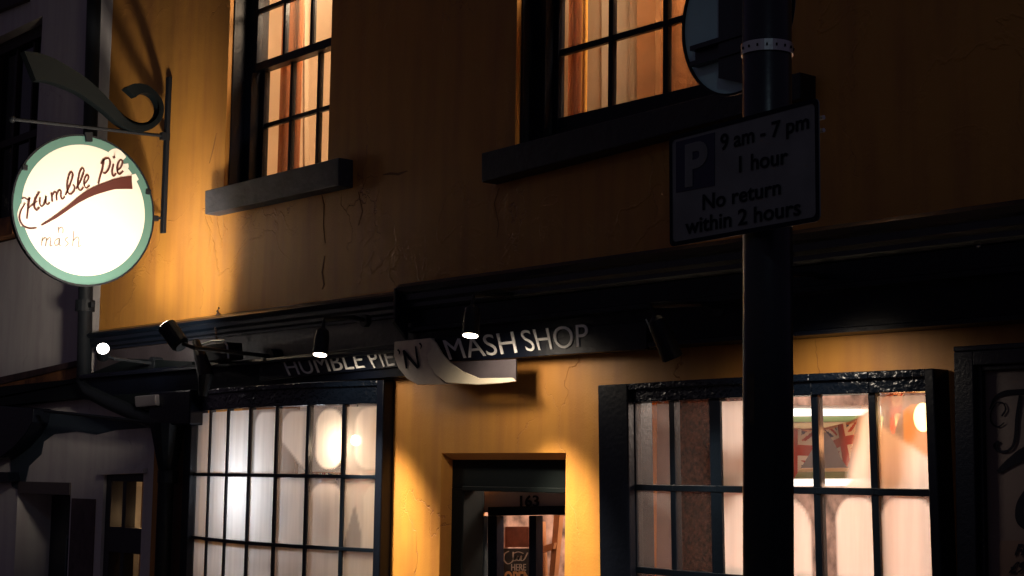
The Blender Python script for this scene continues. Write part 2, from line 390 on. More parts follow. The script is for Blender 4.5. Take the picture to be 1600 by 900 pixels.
moulding(m, [(0, 2.498), (-.16, 2.498), (-.17, 2.485), (-.17, 2.47), (-.12, 2.465), (-.10, 2.345), (0, 2.345)], XL + .06, XS - .002)
m.build('fascia', BLACK, shop)
m = MB(); m.box(XS - .02, XS + .002, -.25, -.002, 2.62, 2.80); m.prism([(XS - .03, -.25, 2.62), (XS - .03, -.16, 2.62), (XS - .03, -.16, 2.53)], (.03, 0, 0)); m.build('cornice_stop', BLACK, shop, bevel=.004)

# ---- sash windows
def sash_window(opening, rec, frame, cols, rows_z, pane0, pitch, barw, sill, sillmat, fogs, lbl, silly=-.1, off=0.0):
    x0, x1, z0, z1 = opening
    m = MB(); f = .055
    # box frame lining the reveal, black paint
    m.box(x0 + .002, x0 + frame, rec, rec + .12, z0, z1 - .002); m.box(x1 - frame, x1 - .002, rec, rec + .12, z0, z1 - .002)
    m.box(x0 + frame, x1 - frame, rec, rec + .12, z1 - .09, z1 - .002); m.box(x0 + frame, x1 - frame, rec - .01, rec + .12, z0, z0 + .035)
    # painted reveals
    m.box(x0 + .001, x0 + .012, .03, rec, z0, z1 - .002); m.box(x1 - .012, x1 - .001, .03, rec, z0, z1 - .002)
    w = m.build('window', BLACK, shop, bevel=.003); w['label'] = lbl
    return w
def sash(win, x0, x1, z0, z1, y, ncol, nrow, rail, bar, stile, mt=BLACK):
    m = MB()
    m.box(x0, x0 + stile, y, y + .045, z0, z1); m.box(x1 - stile, x1, y, y + .045, z0, z1)
    m.box(x0 + stile, x1 - stile, y, y + .045, z0, z0 + rail); m.box(x0 + stile, x1 - stile, y, y + .045, z1 - rail * .8, z1)
    o = m.build('sash', mt, win, bevel=.004)
    gx0, gx1, gz0, gz1 = x0 + stile, x1 - stile, z0 + rail, z1 - rail * .8
    m = MB()
    for i in range(1, ncol):
        c = gx0 + (gx1 - gx0) * i / ncol; m.box(c - bar / 2, c + bar / 2, y + .006, y + .038, gz0, gz1)
    for j in range(1, nrow):
        c = gz0 + (gz1 - gz0) * j / nrow; m.box(gx0, gx1, y + .0075, y + .0365, c - bar / 2, c + bar / 2)
    m.build('glazing_bar', mt, win, bevel=.003)
    pane_grid(win, [[(gx0 + (gx1 - gx0) * i / ncol, gx0 + (gx1 - gx0) * (i + 1) / ncol) for i in range(ncol)]], gx0, gx1, gz0, gz1, y + .022)
def pane_grid(win, _, x0, x1, z0, z1, y):
    m = MB(); m.add([(x0, y, z0), (x1, y, z0), (x1, y, z1), (x0, y, z1)], [(0, 1, 2, 3)])
    o = m.build('glass', GLASSU, win)
    a = o.data.attributes.new('fog', 'FLOAT', 'POINT')
    for d in a.data: d.value = .05
w = sash_window(UWL, .13, .085, 0, 0, 0, 0, 0, None, None, None, 'black painted sash window, lit peach inside, above the bow window')
sash(w, UWL[0] + .085, UWL[1] - .085, 3.655, 4.49, .20, 3, 2, .055, .028, .045)
sash(w, UWL[0] + .085, UWL[1] - .085, 4.43, 5.235, .135, 3, 2, .055, .028, .045)
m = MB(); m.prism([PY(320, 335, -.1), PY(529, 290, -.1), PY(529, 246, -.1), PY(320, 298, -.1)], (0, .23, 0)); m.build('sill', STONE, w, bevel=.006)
w = sash_window(UWR, .11, .10, 0, 0, 0, 0, 0, None, None, None, 'larger black painted sash window, lit orange inside, behind the round road sign')
sash(w, UWR[0] + .10, UWR[1] - .10, 3.50, 4.46, .17, 4, 2, .15, .032, .035)
sash(w, UWR[0] + .10, UWR[1] - .10, 4.42, 5.25, .115, 4, 2, .06, .032, .035)
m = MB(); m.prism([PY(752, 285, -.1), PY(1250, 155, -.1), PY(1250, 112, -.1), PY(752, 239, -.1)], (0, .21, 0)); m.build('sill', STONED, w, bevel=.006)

# ---- bow shop windows
def bow_window(lbl, x0, x1, sag, y0, zs, ncol, bar, hdr_top, stileL, stileR, fogf, thick_bar=None, lean=0.0):
    """panes stand along a shallow bow; zs = transom centres from the top down"""
    n = ncol
    R = ((x1 - x0) ** 2 / 4 + sag ** 2) / (2 * sag); cx = (x0 + x1) / 2; half = math.asin((x1 - x0) / 2 / R)
    def pt(t, z, out=0):                     # t 0..1 along the bow
        a = -half + 2 * half * t; x = cx + (R + out) * math.sin(a); y = y0 + (R - sag) - (R + out) * math.cos(a)
        x += lean * (2.2 - z); return Vector((x, y, z))
    def seg(mb, t0, t1, z0, z1, o0, o1):
        k = max(1, int((t1 - t0) * n * 1 + .01)); ts = [t0 + (t1 - t0) * i / k for i in range(k + 1)]
        for a, b in zip(ts, ts[1:]):
            V = [pt(a, z0, o0), pt(b, z0, o0), pt(b, z0, o1), pt(a, z0, o1), pt(a, z1, o0), pt(b, z1, o0), pt(b, z1, o1), pt(a, z1, o1)]
            mb.add(V, [(0, 3, 2, 1), (4, 5, 6, 7), (0, 1, 5, 4), (2, 3, 7, 6), (0, 4, 7, 3), (1, 2, 6, 5)])
    ztop, zbot = zs[0], zs[-1]
    m = MB(); seg(m, 0, 1, ztop + .012, hdr_top - .012, -.06, .028); seg(m, -.01, 1.01, hdr_top - .03, hdr_top, -.05, .05)
    w = m.build('window', BLACKG, shop, bevel=.004); w['label'] = lbl
    for (xa, xb) in ((x0 - stileL, x0 + .01), (x1 - .01, x1 + stileR)):
        m = MB(); m.prism([(xa + lean * (2.2 - zbot + .1), y0 - .055, zbot - .12), (xb + lean * (2.2 - zbot + .1), y0 - .055, zbot - .12),
                 (xb + lean * (2.2 - hdr_top), y0 - .055, hdr_top), (xa + lean * (2.2 - hdr_top), y0 - .055, hdr_top)], (0, .16, 0)); m.build('side_post', BLACK, w, bevel=.006)
    m = MB(); seg(m, -.02, 1.02, zbot - .12, zbot, -.10, .05); m.build('sill', BLACK, w, bevel=.006)
    m = MB()
    for i in range(n + 1):
        b = bar * (2.0 if thick_bar == i else 1); t = i / n; dt = b / 2 / (2 * half * R)
        seg(m, max(0, t - dt), min(1, t + dt), zbot, ztop + .012, -.025, .012)
    for z in zs[1:-1]: seg(m, 0, 1, z - bar * .42, z + bar * .42, -.023, .015)
    m.build('glazing_bar', BLACKB, w, bevel=.003)
    # misted panes
    bm = bmesh.new(); vals = []; GU, GV = 22, 34
    for r in range(len(zs) - 1):
        for c in range(n):
            grid = []
            A, B = pt(c / n, 0), pt((c + 1) / n, 0)
            for j in range(GV + 1):
                row = []
                for i in range(GU + 1):
                    u, v = i / GU, j / GV; p = A.lerp(B, u); z = zs[r + 1] + (zs[r] - zs[r + 1]) * v
                    q = Vector((p.x + lean * (0 - z) if lean else p.x, p.y, z)); 
                    row.append(bm.verts.new(q)); vals.append(fogf(r, c, u, v))
                grid.append(row)
            for j in range(GV):
                for i in range(GU): bm.faces.new((grid[j][i], grid[j][i + 1], grid[j + 1][i + 1], grid[j + 1][i]))
    me = bpy.data.meshes.new('glass'); bm.to_mesh(me); bm.free(); o = link('glass', me, GLASSF, w)
    a = me.attributes.new('fog', 'FLOAT', 'POINT')
    for d, val in zip(a.data, vals): d.value = max(0, min(1, val))
    return w, pt
def ss(x, a, b):
    t = max(0, min(1, (x - a) / (b - a))); return t * t * (3 - 2 * t)
def rbox(u, v, u0, u1, v0, v1, r, soft=.05, asp=1.35):
    """1 inside a rounded box in pane space"""
    x, y = u, v * asp; cx, cy = (u0 + u1) / 2, (v0 + v1) / 2 * asp; hx, hy = (u1 - u0) / 2 - r, (v1 - v0) / 2 * asp - r
    dx, dy = max(abs(x - cx) - hx, 0), max(abs(y - cy) - hy, 0); d = math.hypot(dx, dy) - r
    return 1 - ss(d, -soft, soft * .4)
def fogL(r, c, u, v):
    if r == 0:
        if c < 3: return .55 + .12 * c - .15 * ss(v, .8, 1) * (1 - u)
        if c == 3: return .30 + .65 * rbox(u, v, .15, 1.3, -.3, .97, .3)
        if c == 4: return .16 + .75 * max(rbox(u, v, .12, 1.5, -.2, .97, .35) * ss(v + u * .55, .55, .62), .45 * (1 - u))
        if c == 5: return .12 + .85 * rbox(u, v, .2, .98, .10, .98, .34)
        return .55 + .43 * rbox(u, v, .26, 1.4, .10, 1.0, .34)
    if r == 1:
        top = .9 if c < 5 else .97
        if c < 3: return .6 + .1 * c
        if c < 5: return .94
        if c == 5: return .30 + .65 * rbox(u, v, .06, 1.02, -.5, .93, .42)
        tri = ss(v * .9 + abs(u - .30) * 2.0, .52, .60)
        return .35 + .6 * max(rbox(u, v, .48, 1.4, -.5, .95, .4), tri * .72)
    return .80 - .3 * ss(v, .75, 1) * (.5 + .5 * math.sin(c * 2.1 + u * 3)) - .12 * math.sin(7 * v + c)
def fogR(r, c, u, v):
    if c in (0,):
        return .10 + .1 * ss(v + u * .4, .9, 1.1)
    if c == 1: return .03
    if r == 0:
        if c == 2: return .7 + .2 * v
        if c == 3: return .08 + .85 * (1 - ss(v + abs(u - .2) * .6, .05, .22))
        if c == 4: return .05 + .9 * ss(u + (1 - v) * .35 - .10, .62, .86) * (1 - ss(v, .80, .95)) + .6 * (1 - ss(v, .02, .12))
        return .34 + .64 * (1 - ss(v + u * .45, .70, .78)) 
    if r == 1:
        if c == 2: return .9
        if c == 3: return .06 + .9 * rbox(u, v, -.6, .86, -.5, .93, .5)
        if c == 4: return .06 + .9 * rbox(u, v, .28, 1.06, -.5, .98, .42)
        return .10 + .86 * rbox(u, v, .06, .92, -.5, 1.0, .40)
    return .9
zsL = [2.195, 1.805, 1.405, 1.03, .72]
wl, ptL = bow_window('bow window of many narrow misted panes, left of the door', -3.1405, -1.0526, .1388, -.02, zsL, 7, .026, 2.335, .08, .055, fogL)
zsR = [2.148, 1.775, 1.405, 1.03, .72]
wr, ptR = bow_window('flatter small-paned shop window with flags behind it, right of the door', .945, 2.60, .05, -.04, zsR, 6, .034, 2.245, .19, .035, fogR, thick_bar=2, lean=.03)

# ---- door in its splayed recess
d = MB(); y = .075
m = MB()
m.box(-.585, .445, y + .0, y + .10, 1.755, 1.945); m.box(-.585, -.46, y, y + .14, 0, 1.755); m.box(.36, .445, y, y + .14, 0, 1.755)
m.box(-.46, .36, y - .012, y + .06, 1.74, 1.765)
dr = m.build('door', MATTE, shop, bevel=.004); dr['label'] = 'black framed glazed shop door in a recess'
m = MB(); m.box(-.584, .36, .285, .30, PY(820, 803, .28).z, 1.74); m.build('transom_panel', DOORP, dr)
m = MB(); pxprism(m, [(716, 771), (745, 768), (745, 1100), (716, 1100)], .24, .04); m.build('side_lining', BLACK, dr)
m = MB(); m.prism([(-.559, .002, 1.9345), (-.559, .074, 1.9345), (-.559, .074, 1.902)], (.988, 0, 0)); m.build('soffit_splay', YELS, dr)
fr = MB(); Y = .27
pxprism(fr, [(762, 792), (887, 790), (887, 804), (762, 806)], Y, .05); pxprism(fr, [(762, 806), (776, 806), (776, 1100), (762, 1100)], Y, .05)
pxprism(fr, [(826, 805.5), (837, 805.5), (837, 1100), (826, 1100)], Y, .05); pxprism(fr, [(884, 804), (899, 804), (899, 1100), (884, 1100)], Y, .05)
fr.build('leaf_frame', BLACK, dr, bevel=.003)
m = MB(); pxprism(m, [(745, 806), (753, 806), (753, 1100), (745, 1100)], Y + .015, .03); m.build('inner_stop', DOORP, dr)
m = MB(); pxprism(m, [(753, 806), (761.5, 806), (761.5, 1100), (753, 1100)], Y + .015, .03); m.build('jamb', DOORJ, dr)
m = MB(); m.add([PY(776, 805, .30), PY(884, 805, .30), PY(884, 1100, .30), PY(776, 1100, .30)], [(0, 1, 2, 3)]); gm = m.build('glass', GLASSU, dr)
a = gm.data.attributes.new('fog', 'FLOAT', 'POINT')
bm = bmesh.new(); text_mesh(bm, '163', [PY(813, 791.5, .277), PY(842, 791, .277), PY(842, 774, .277), PY(813, 774.5, .277)], (0, -1, 0), .003, .02)
mb = MB(); mb.bm.free(); mb.bm = bm; mb.build('house_number', INK, dr)
# yellow reveal of the doorway is the wall's own; door step
m = MB(); m.box(-.6, .48, -.18, .30, .0, .14); m.build('door_step', STONE, shop, bevel=.01)

# chalkboard and things behind the door glass
t = thing('chalkboard', PY(805, 1000, .55), 'dark chalkboard with hand lettering hanging behind the door glass', 'chalkboard')
m = MB(); pxprism(m, [(782, 857), (828, 857), (828, 1010), (782, 1010)], .55, .02); m.build('board', CHALK, t)
bm = bmesh.new()
f = quadmap([PY(786, 882, .545), PY(826, 882, .545), PY(826, 860, .545), PY(786, 860, .545)]); nn = Vector((0, -1, 0))
stroke(bm, [(.25, .95), (.08, .75), (.05, .35), (.2, .05), (.38, .2), (.42, .45)], .06, f, nn)
stroke(bm, [(.42, .9), (.42, .35), (.52, .3), (.6, .6), (.56, .35), (.66, .3), (.74, .62), (.72, .3), (.84, .35), (.98, .85)], .055, f, nn)
stroke(bm, [(.45, .8), (.62, .9), (.82, .78)], .05, f, nn)
text_mesh(bm, "HERE", [PY(799, 891.5, .545), PY(822, 891.5, .545), PY(822, 881, .545), PY(799, 881, .545)], (0, -1, 0), .002, .01)
mb = MB(); mb.bm.free(); mb.bm = bm; mb.build('chalk_lettering', CHALKL, t)
bm = bmesh.new(); text_mesh(bm, "OPEN", [PY(788, 912, .545), PY(830, 912, .545), PY(830, 893, .545), PY(788, 893, .545)], (0, -1, 0), .002, .03)
mb = MB(); mb.bm.free(); mb.bm = bm; mb.build('open_lettering', CHALKY, t)
m = MB(); pxprism(m, [(784, 823), (826, 823), (826, 855), (784, 855)], .56, .02); tag(m.build('wooden_plaque', WOODR), 'red brown wooden plaque above the chalkboard behind the door glass', 'plaque')
t = thing('pine_easel', PY(855, 1000, .8), 'tilted pine easel frame seen through the right door pane', 'easel')
m = MB(); pxprism(m, [(866, 800), (875, 800), (866, 900), (858, 900)], .75, .03); m.build('leg', PINE, t)
m = MB(); pxprism(m, [(839, 815), (846, 815), (850, 900), (842, 900)], .76, .03); m.build('leg', PINE, t)
m = MB(); pxprism(m, [(842, 855), (866, 848), (864, 858), (843, 865)], .73, .02); m.build('cross_rail', PINE, t)
m = MB(); m.box(-.69, .54, 1.5, 1.52, .03, 2.4); tag(m.build('patterned_screen', FLOWER), 'mottled pink and brown papered screen at the back of the doorway', 'screen')

# ================================================================== SHOP SIGN on the fascia
Yb = -.135
t = thing('shop_sign', PY(690, 575, -.13), 'long black fascia sign with white capitals HUMBLE PIE and MASH SHOP over the door', 'sign')
m = MB(); pxprism(m, [(405, 595), (692, 566), (1010, 546), (1010, 503), (692, 528), (405, 562)], Yb, .02); m.build('board', BLACK, t, bevel=.003)
def sign_words(words, wgt=-.004):
    bm = bmesh.new()
    for txt, q in words: text_mesh(bm, txt, [PY(x, y, Yb - .002) for x, y in q], (0, -1, 0), .004, wgt)
    mb = MB(); mb.bm.free(); mb.bm = bm; return mb
sign_words([('HUMBLE', [(452, 587), (571, 574.5), (563, 548), (441, 561.5)]), ('PIE', [(585, 575), (618, 571), (612, 544), (570, 547.5)]),
            ('MASH', [(703, 562), (809, 551), (802, 517), (692, 531)]), ('SHOP', [(824, 549), (919, 541), (919, 505), (812, 516)])]).build('lettering', LETTER, t)
# scroll ribbon with 'N'
m = MB()
m.prism([PY(x, y, -.175) for x, y in [(616, 534), (672, 528), (677, 545), (671, 551), (668, 562), (675, 577), (690, 594), (697, 598), (712, 600), (652, 601), (636, 592), (622, 575), (615, 556)]], (0, .03, 0))
rb = m.build('ribbon', RIB1, t, bevel=.003)
m = MB(); m.prism([PY(x, y, -.19) for x, y in [(672, 528), (680, 535), (690, 553), (703, 567), (722, 580), (748, 591), (800, 590), (805, 596), (780, 599), (745, 601), (697, 598), (680, 585), (669, 568), (667, 553), (674, 545)]], (0, .012, 0)); m.build('ribbon_edge', RIB2, rb, bevel=.003)
m = MB(); m.prism([PY(x, y, -.158) for x, y in [(703, 566), (806, 561), (806, 594), (745, 592), (722, 581)]], (0, .008, 0)); m.build('ribbon_tail', RIB3, rb)
bm = bmesh.new()
f = lambda x, y: PY(x, y, -.178)
stroke(bm, [(631, 548), (634, 560), (636, 576)], [3, 4.5, 3], f, nn); stroke(bm, [(631, 547), (641, 560), (654, 575)], [3, 5, 4], f, nn); stroke(bm, [(650, 541), (652, 556), (655, 573)], [2, 3.5, 3], f, nn)
stroke(bm, [(622, 546), (625, 550), (624, 554)], [3, 2.5, 1], f, nn); stroke(bm, [(656, 536), (659, 540), (658, 545)], [3, 2.5, 1], f, nn)
mb = MB(); mb.bm.free(); mb.bm = bm; mb.build('ribbon_lettering', INK, rb)

# ================================================================== SPOT LAMPS
def bullet_lamp(px, py, Yc, label, lit=True, length=.15, rad=.042, aim=(0, .12, -1), energy=30, spill=22, target=None):
    """slim down-light hanging from a swan arm; px,py is the centre of its lens"""
    p = PY(px, py, Yc); a = Vector(aim).normalized(); t = thing('spot_lamp', p, label, 'lamp', 'bullet lamps over the shopfront')
    top = p - a * length
    m = MB(); m.tube([p, p - a * .01, p - a * length * .7, p - a * length * .9, top], [rad, rad * 1.02, rad * .95, rad * .8, rad * .35], 20); m.build('lamp_body', PIPE, t, smooth=False)
    m = MB(); m.tube([p + a * .004, p - a * .008], rad * .86, 20); m.build('lens', LENS if lit else BLACK, t)
    m = MB(); m.tube([top, top - a * .05, (top.x, -.20, top.z + .075), (top.x, -.10, top.z + .06)], .012, 8)
    m.tube([(top.x, -.13, top.z + .06), (top.x, -.10, top.z + .06)], .035, 14); m.build('arm', PIPE, t)
    m = MB(); m.tube([p - a * .002 - Vector((rad * 1.3, 0, 0)), p - a * length * .95 - Vector((rad * 1.3, 0, 0))], .0035, 6); m.build('side_rod', STEEL, t)
    if lit:
        light('spot_lamp_light', 'SPOT', p + a * .012, energy, (1, .83, .56), .05, target or p + Vector((0, .24, -1)), 60, 1.0)
        light('spot_lamp_spill', 'SPOT', p + a * .012, spill, (1, .84, .66), .07, p + Vector((0, .48, -1)), 152, .6)
    return t
bullet_lamp(500, 554, -.42, 'lit black bullet lamp hanging above the word HUMBLE', energy=500, spill=12, target=Vector((-.90, 0, .75)), aim=(.12, -.18, -1))
bullet_lamp(735, 524, -.45, 'lit black bullet lamp hanging above the word MASH', energy=460, spill=20, target=Vector((.50, 0, .85)), aim=(.12, -.18, -1))
bullet_lamp(1051, 560, -.45, 'black bullet lamp tilted away, right end of the shop sign', lit=False, length=.19, rad=.045, aim=(.25, .35, -1), energy=0)
light('spot_lamp_light', 'SPOT', PY(1053, 563, -.45) + Vector((.01, .02, -.02)), 60, (1, .83, .56), .05, PY(1053, 560, -.45) + Vector((-.3, .24, -1)), 80, 1.0)

bullet_lamp(1203, 508, -.45, 'lit black bullet lamp over the right shop window, hidden behind the sign post', energy=70, spill=12, aim=(0, -.1, -1))
# floodlights aimed at the hanging sign
def flood(base, tip, label, lens, rad=.06):
    base, tip = Vector(base), Vector(tip); a = (tip - base).normalized()
    t = thing('floodlight', base, label, 'lamp', 'floodlights beside the hanging sign')
    m = MB(); m.tube([base, base + a * .02, tip - a * .02, tip], [rad * .7, rad, rad * 1.05, rad * 1.05], 18); m.build('lamp_body', PIPE, t)
    m = MB(); m.tube([tip - a * .004, tip + a * .006], rad * .9, 18); m.build('lens', lens, t)
    m = MB(); m.tube([base + a * .04, base + Vector((.10, .03, -.01)), (base.x + .14, -.10, base.z - .03)], .012, 8); m.tube([(base.x + .14, -.11, base.z - .03), (base.x + .14, -.035, base.z - .03)], .045, 14); m.build('arm', PIPE, t)
    return t
b = PY(284, 542, -.62); tp = PY(264, 524, -.72)
tp = b + (Vector((-.55, -.22, .62))).normalized() * .17
flood(b, tp, 'black cylindrical floodlight on the cornice, aimed up at the hanging sign', LENS, .055)
light('floodlight_light', 'SPOT', tp + (tp - b).normalized() * .02, 270, (1, .87, .72), .10, (-3.73, -.46, 3.34), 108, 1.0)
c = PY(161, 545, -.44); b2 = c + Vector((-.10, .05, -.05))
fl = flood(b2, c, 'glaring small floodlight at the left end of the black cornice', LENSB, .042)
light('floodlight_light', 'SPOT', c + (c - b2).normalized() * .015, 55, (1, .84, .60), .10, (-3.75, -.22, 3.7), 100, 1.0)

# camera / lamp cluster and cable under the cornice
t = thing('junction_lamp', PY(330, 570, -.3), 'unlit black lantern with a wire guard beside the bow window', 'lamp')
m = MB(); m.tube([PY(306, 534, -.3), PY(314, 560, -.32), PY(322, 588, -.33), PY(317, 618, -.33)], [.025, .042, .05, .025], 12); m.build('lamp_body', PIPE, t)
m = MB(); m.tube([PY(316, 538, -.3), PY(330, 533, -.3), PY(350, 532, -.3), PY(355, 540, -.3), PY(357, 560, -.3)], .006, 8); m.tube([PY(310, 565, -.3), PY(325, 572, -.2), PY(335, 568, -.06)], .014, 8); m.build('wire_guard', STEEL, t)
m = MB(); m.prism([PY(x, yy, -.26) for x, yy in [(316, 540), (352, 534), (354, 560), (318, 566)]], (0, .12, 0)); m.build('control_box', PIPE, t, bevel=.006)
m = MB(); m.tube([PY(342, 481, -.012), PY(339, 486, -.014), PY(343, 492, -.014), PY(337, 497, -.014), PY(335, 507, -.02), PY(337, 516, -.12), PY(339, 535, -.12)], .007, 8); m.ball(PY(341, 493, -.015), .018)
tag(m.build('loose_cable', mat('cable_brown', (.06, .03, .02), .6)), 'short curled brown cable dropping over the cornice', 'cable')
m = MB(); m.prism([PY(x, yy, -.17) for x, yy in [(210, 619), (242, 616), (243, 634), (211, 637)]], (0, .07, 0)); bx_ = m.build('alarm_box', mat('alarm_box_grey', (.13, .12, .13), .5), None, bevel=.008)
tag(bx_, 'small pale grey alarm box under the left end of the fascia', 'alarm')

# ================================================================== HANGING SIGN
XH = -3.73; CY, CZ, RAD = -.594, 3.532, .5
hs = thing('hanging_sign', (XH, CY, CZ), 'round cream hanging sign with green rim and brown script, floodlit from below', 'sign')
m = MB()
def disc(mb, x0, x1, r0, n=72, r1=0):
    P0 = [(x0, CY + r0 * math.cos(2 * math.pi * k / n), CZ + r0 * math.sin(2 * math.pi * k / n)) for k in range(n)]
    if not r1: mb.prism(P0, (x1 - x0, 0, 0)); return
    for k in range(n):
        a, b = 2 * math.pi * k / n, 2 * math.pi * (k + 1) / n
        q = [(x0, CY + rr * math.cos(t_), CZ + rr * math.sin(t_)) for rr, t_ in ((r0, a), (r0, b), (r1, b), (r1, a))]
        mb.prism(q, (x1 - x0, 0, 0))
disc(m, XH - .022, XH, .492); m.build('face', CREAM, hs)
m = MB()
# green border: ring whose inner edge makes room for the scalloped halo of the script
n = 96
inner = [.437] * n
vf = []; 
for k in range(n):
    a = 2 * math.pi * k / n
    for rr in (.496, inner[k]): vf.append((XH + .002, CY + rr * math.cos(a), CZ + rr * math.sin(a)))
m.add(vf, [(2 * k, 2 * ((k + 1) % n), 2 * ((k + 1) % n) + 1, 2 * k + 1) for k in range(n)]); m.build('green_border', GREEN, hs)
m = MB(); disc(m, XH - .028, XH + .006, .507, 72, .495); m.build('rim', PIPE, hs)
H3 = lambda x, y: PX(x, y, XH)
nx = Vector((1, 0, 0))
# cream halo patches breaking the green border behind the script
bm = bmesh.new()
for pts, w in (([(38, 352), (35, 342), (34, 333), (38, 320)], [12, 14, 14, 12]), ([(192, 250), (188, 246), (180, 240), (172, 243)], [12, 16, 16, 12]), ([(214, 276), (205, 281), (198, 286)], [10, 14, 12]), ([(188, 265), (196, 262), (196, 256)], [10, 8, 8])):
    stroke(bm, pts, w, H3, nx, .004)
mb = MB(); mb.bm.free(); mb.bm = bm; mb.build('script_halo', CREAM, hs)
bm = bmesh.new()
def sc(pts, w=3.2, th=.007):
    w = [q * .8 for q in w] if isinstance(w, list) and len(w) < 8 and max(w) < 6 else (w * .8 if not isinstance(w, list) else w)
    stroke(bm, [(x / 831 * 240, 200 + y / 900 * 260) for x, y in pts], w, H3, nx, th)
# H
sc([(118, 385), (128, 378), (150, 388), (160, 380)], 3); sc([(158, 375), (152, 420), (143, 492)], 3.6); sc([(212, 345), (190, 385), (184, 420), (195, 445), (212, 428)], 3.6); sc([(150, 436), (175, 415), (200, 395)], 2.6)
# u m
sc([(216, 375), (214, 405), (222, 425), (238, 412), (248, 368)], 2.8); sc([(248, 368), (246, 402), (256, 415), (268, 402)], 2.8)
sc([(276, 350), (282, 400)], 3); sc([(280, 372), (292, 348), (303, 352), (305, 392)], 2.8); sc([(304, 368), (316, 338), (328, 342), (328, 372), (336, 385), (350, 370)], 2.8)
# b
sc([(352, 365), (376, 310), (392, 258), (384, 238), (370, 262), (362, 310), (364, 345), (378, 358), (396, 345), (402, 322), (392, 306)], 3.2)
# l
sc([(410, 330), (434, 285), (452, 235), (444, 218), (430, 240), (420, 290), (422, 325), (434, 338), (450, 320)], 3.2)
# e
sc([(450, 305), (468, 290), (478, 265), (468, 255), (456, 275), (453, 305), (464, 325), (484, 312)], 3)
# P i e
sc([(560, 170), (552, 220), (540, 262), (530, 305)], [4.5, 4, 3.6, 3.2]); sc([(545, 195), (560, 172), (585, 165), (594, 190), (584, 225), (566, 245), (556, 240)], 3.8)
sc([(612, 195), (604, 240), (612, 260), (626, 245)], 3.8); sc([(612, 152), (616, 164)], 5)
sc([(628, 232), (650, 215), (660, 185), (650, 172), (636, 195), (632, 232), (644, 250), (664, 232)], 3.8)
# swash
sc([(136, 405), (110, 450), (104, 490), (120, 525), (155, 543), (196, 541)], [2.2, 3.4, 4, 4, 3.4, 2.6])
sc([(222, 527), (300, 480), (390, 415), (430, 385), (500, 345), (600, 310), (650, 300), (712, 295)], [2, 5, 6.5, 9, 12.5, 15, 18, 21])
mb = MB(); mb.bm.free(); mb.bm = bm; mb.build('script_lettering', BROWN, hs)
bm = bmesh.new()
def sc2(pts, w=1.3): stroke(bm, [(x / 831 * 240, 200 + y / 900 * 260) for x, y in pts], w, H3, nx, .004)
sc2([(316, 535), (314, 568)]); sc2([(316, 548), (330, 536), (340, 548), (338, 570)])
sc2([(228, 592), (224, 638)]); sc2([(226, 612), (242, 592), (250, 602), (246, 640)]); sc2([(250, 612), (266, 592), (274, 606), (270, 638), (282, 634)])
sc2([(318, 596), (296, 612), (300, 638), (318, 624), (322, 596), (320, 632), (332, 638)]); sc2([(366, 590), (352, 606), (368, 624), (352, 642)])
sc2([(398, 556), (392, 640)]); sc2([(394, 612), (414, 590), (426, 602), (422, 640), (436, 634)])
mb = MB(); mb.bm.free(); mb.bm = bm; mb.build('small_lettering', GREYL, hs)
m = MB(); m.prism([H3(x, y) + Vector((-.02, 0, 0)) for x, y in [(131, 207), (143, 207), (143, 222), (133, 222)]], (.04, 0, 0)); m.build('hanger_clip', PIPE, hs, bevel=.003)
for px_, py_ in ((38, 262), (231, 300), (243, 341)):
    q = H3(px_, py_); m = MB(); m.box(q.x - .03, q.x + .015, q.y - .018, q.y + .018, q.z - .018, q.z + .018); m.build('rim_clip', PIPE, hs, bevel=.003)

br = thing('sign_bracket', PX(254, 240, XH), 'black iron bracket with a broad curling flourish holding the round sign', 'bracket')
m = MB(); m.tube([PX(22, 186.5, XH), PX(262, 213, XH)], .012, 12); m.ball(PX(19, 186, XH), .024); m.box(XH - .02, XH + .02, -.06, 0, 4.085, 4.135); m.build('arm', PIPE, br)
m = MB(); m.box(XH - .022, XH + .022, -.028, -.002, 3.44, 4.53); m.tube([(XH, -.085, 3.53), (XH, -.02, 3.55)], .008, 8); m.build('wall_bar', PIPE, br, bevel=.003)
outer = [(34.7, 81.3), (56, 84), (80, 92), (107, 107), (131, 123), (155, 144), (172, 162), (190, 183), (204, 193.5), (220, 196), (234, 191.7), (243, 181), (244, 167), (238, 154), (227, 147), (216.5, 147), (208.7, 153)]
inner_ = [(193, 139), (199, 134.5), (211, 131.5), (229, 135.5), (247, 152.5), (252.5, 170), (249, 188), (236, 201), (220, 206.5), (197, 203), (178, 191), (160, 175), (133, 155), (115, 144), (93, 135), (72, 128.5), (53, 127), (44, 101)]
m = MB()
def smooth2(pts, k=4):
    out = []; n = len(pts)
    for i in range(n - 1):
        p0, p1, p2, p3 = [Vector(pts[max(0, min(n - 1, j))]) for j in (i - 1, i, i + 1, i + 2)]
        for s in range(k):
            t_ = s / k; out.append(.5 * ((2 * p1) + (p2 - p0) * t_ + (2 * p0 - 5 * p1 + 4 * p2 - p3) * t_ * t_ + (3 * p1 - p0 - 3 * p2 + p3) * t_ ** 3))
    out.append(Vector(pts[-1])); return out
A_ = smooth2(outer); B_ = smooth2(inner_[:-1])[::-1]
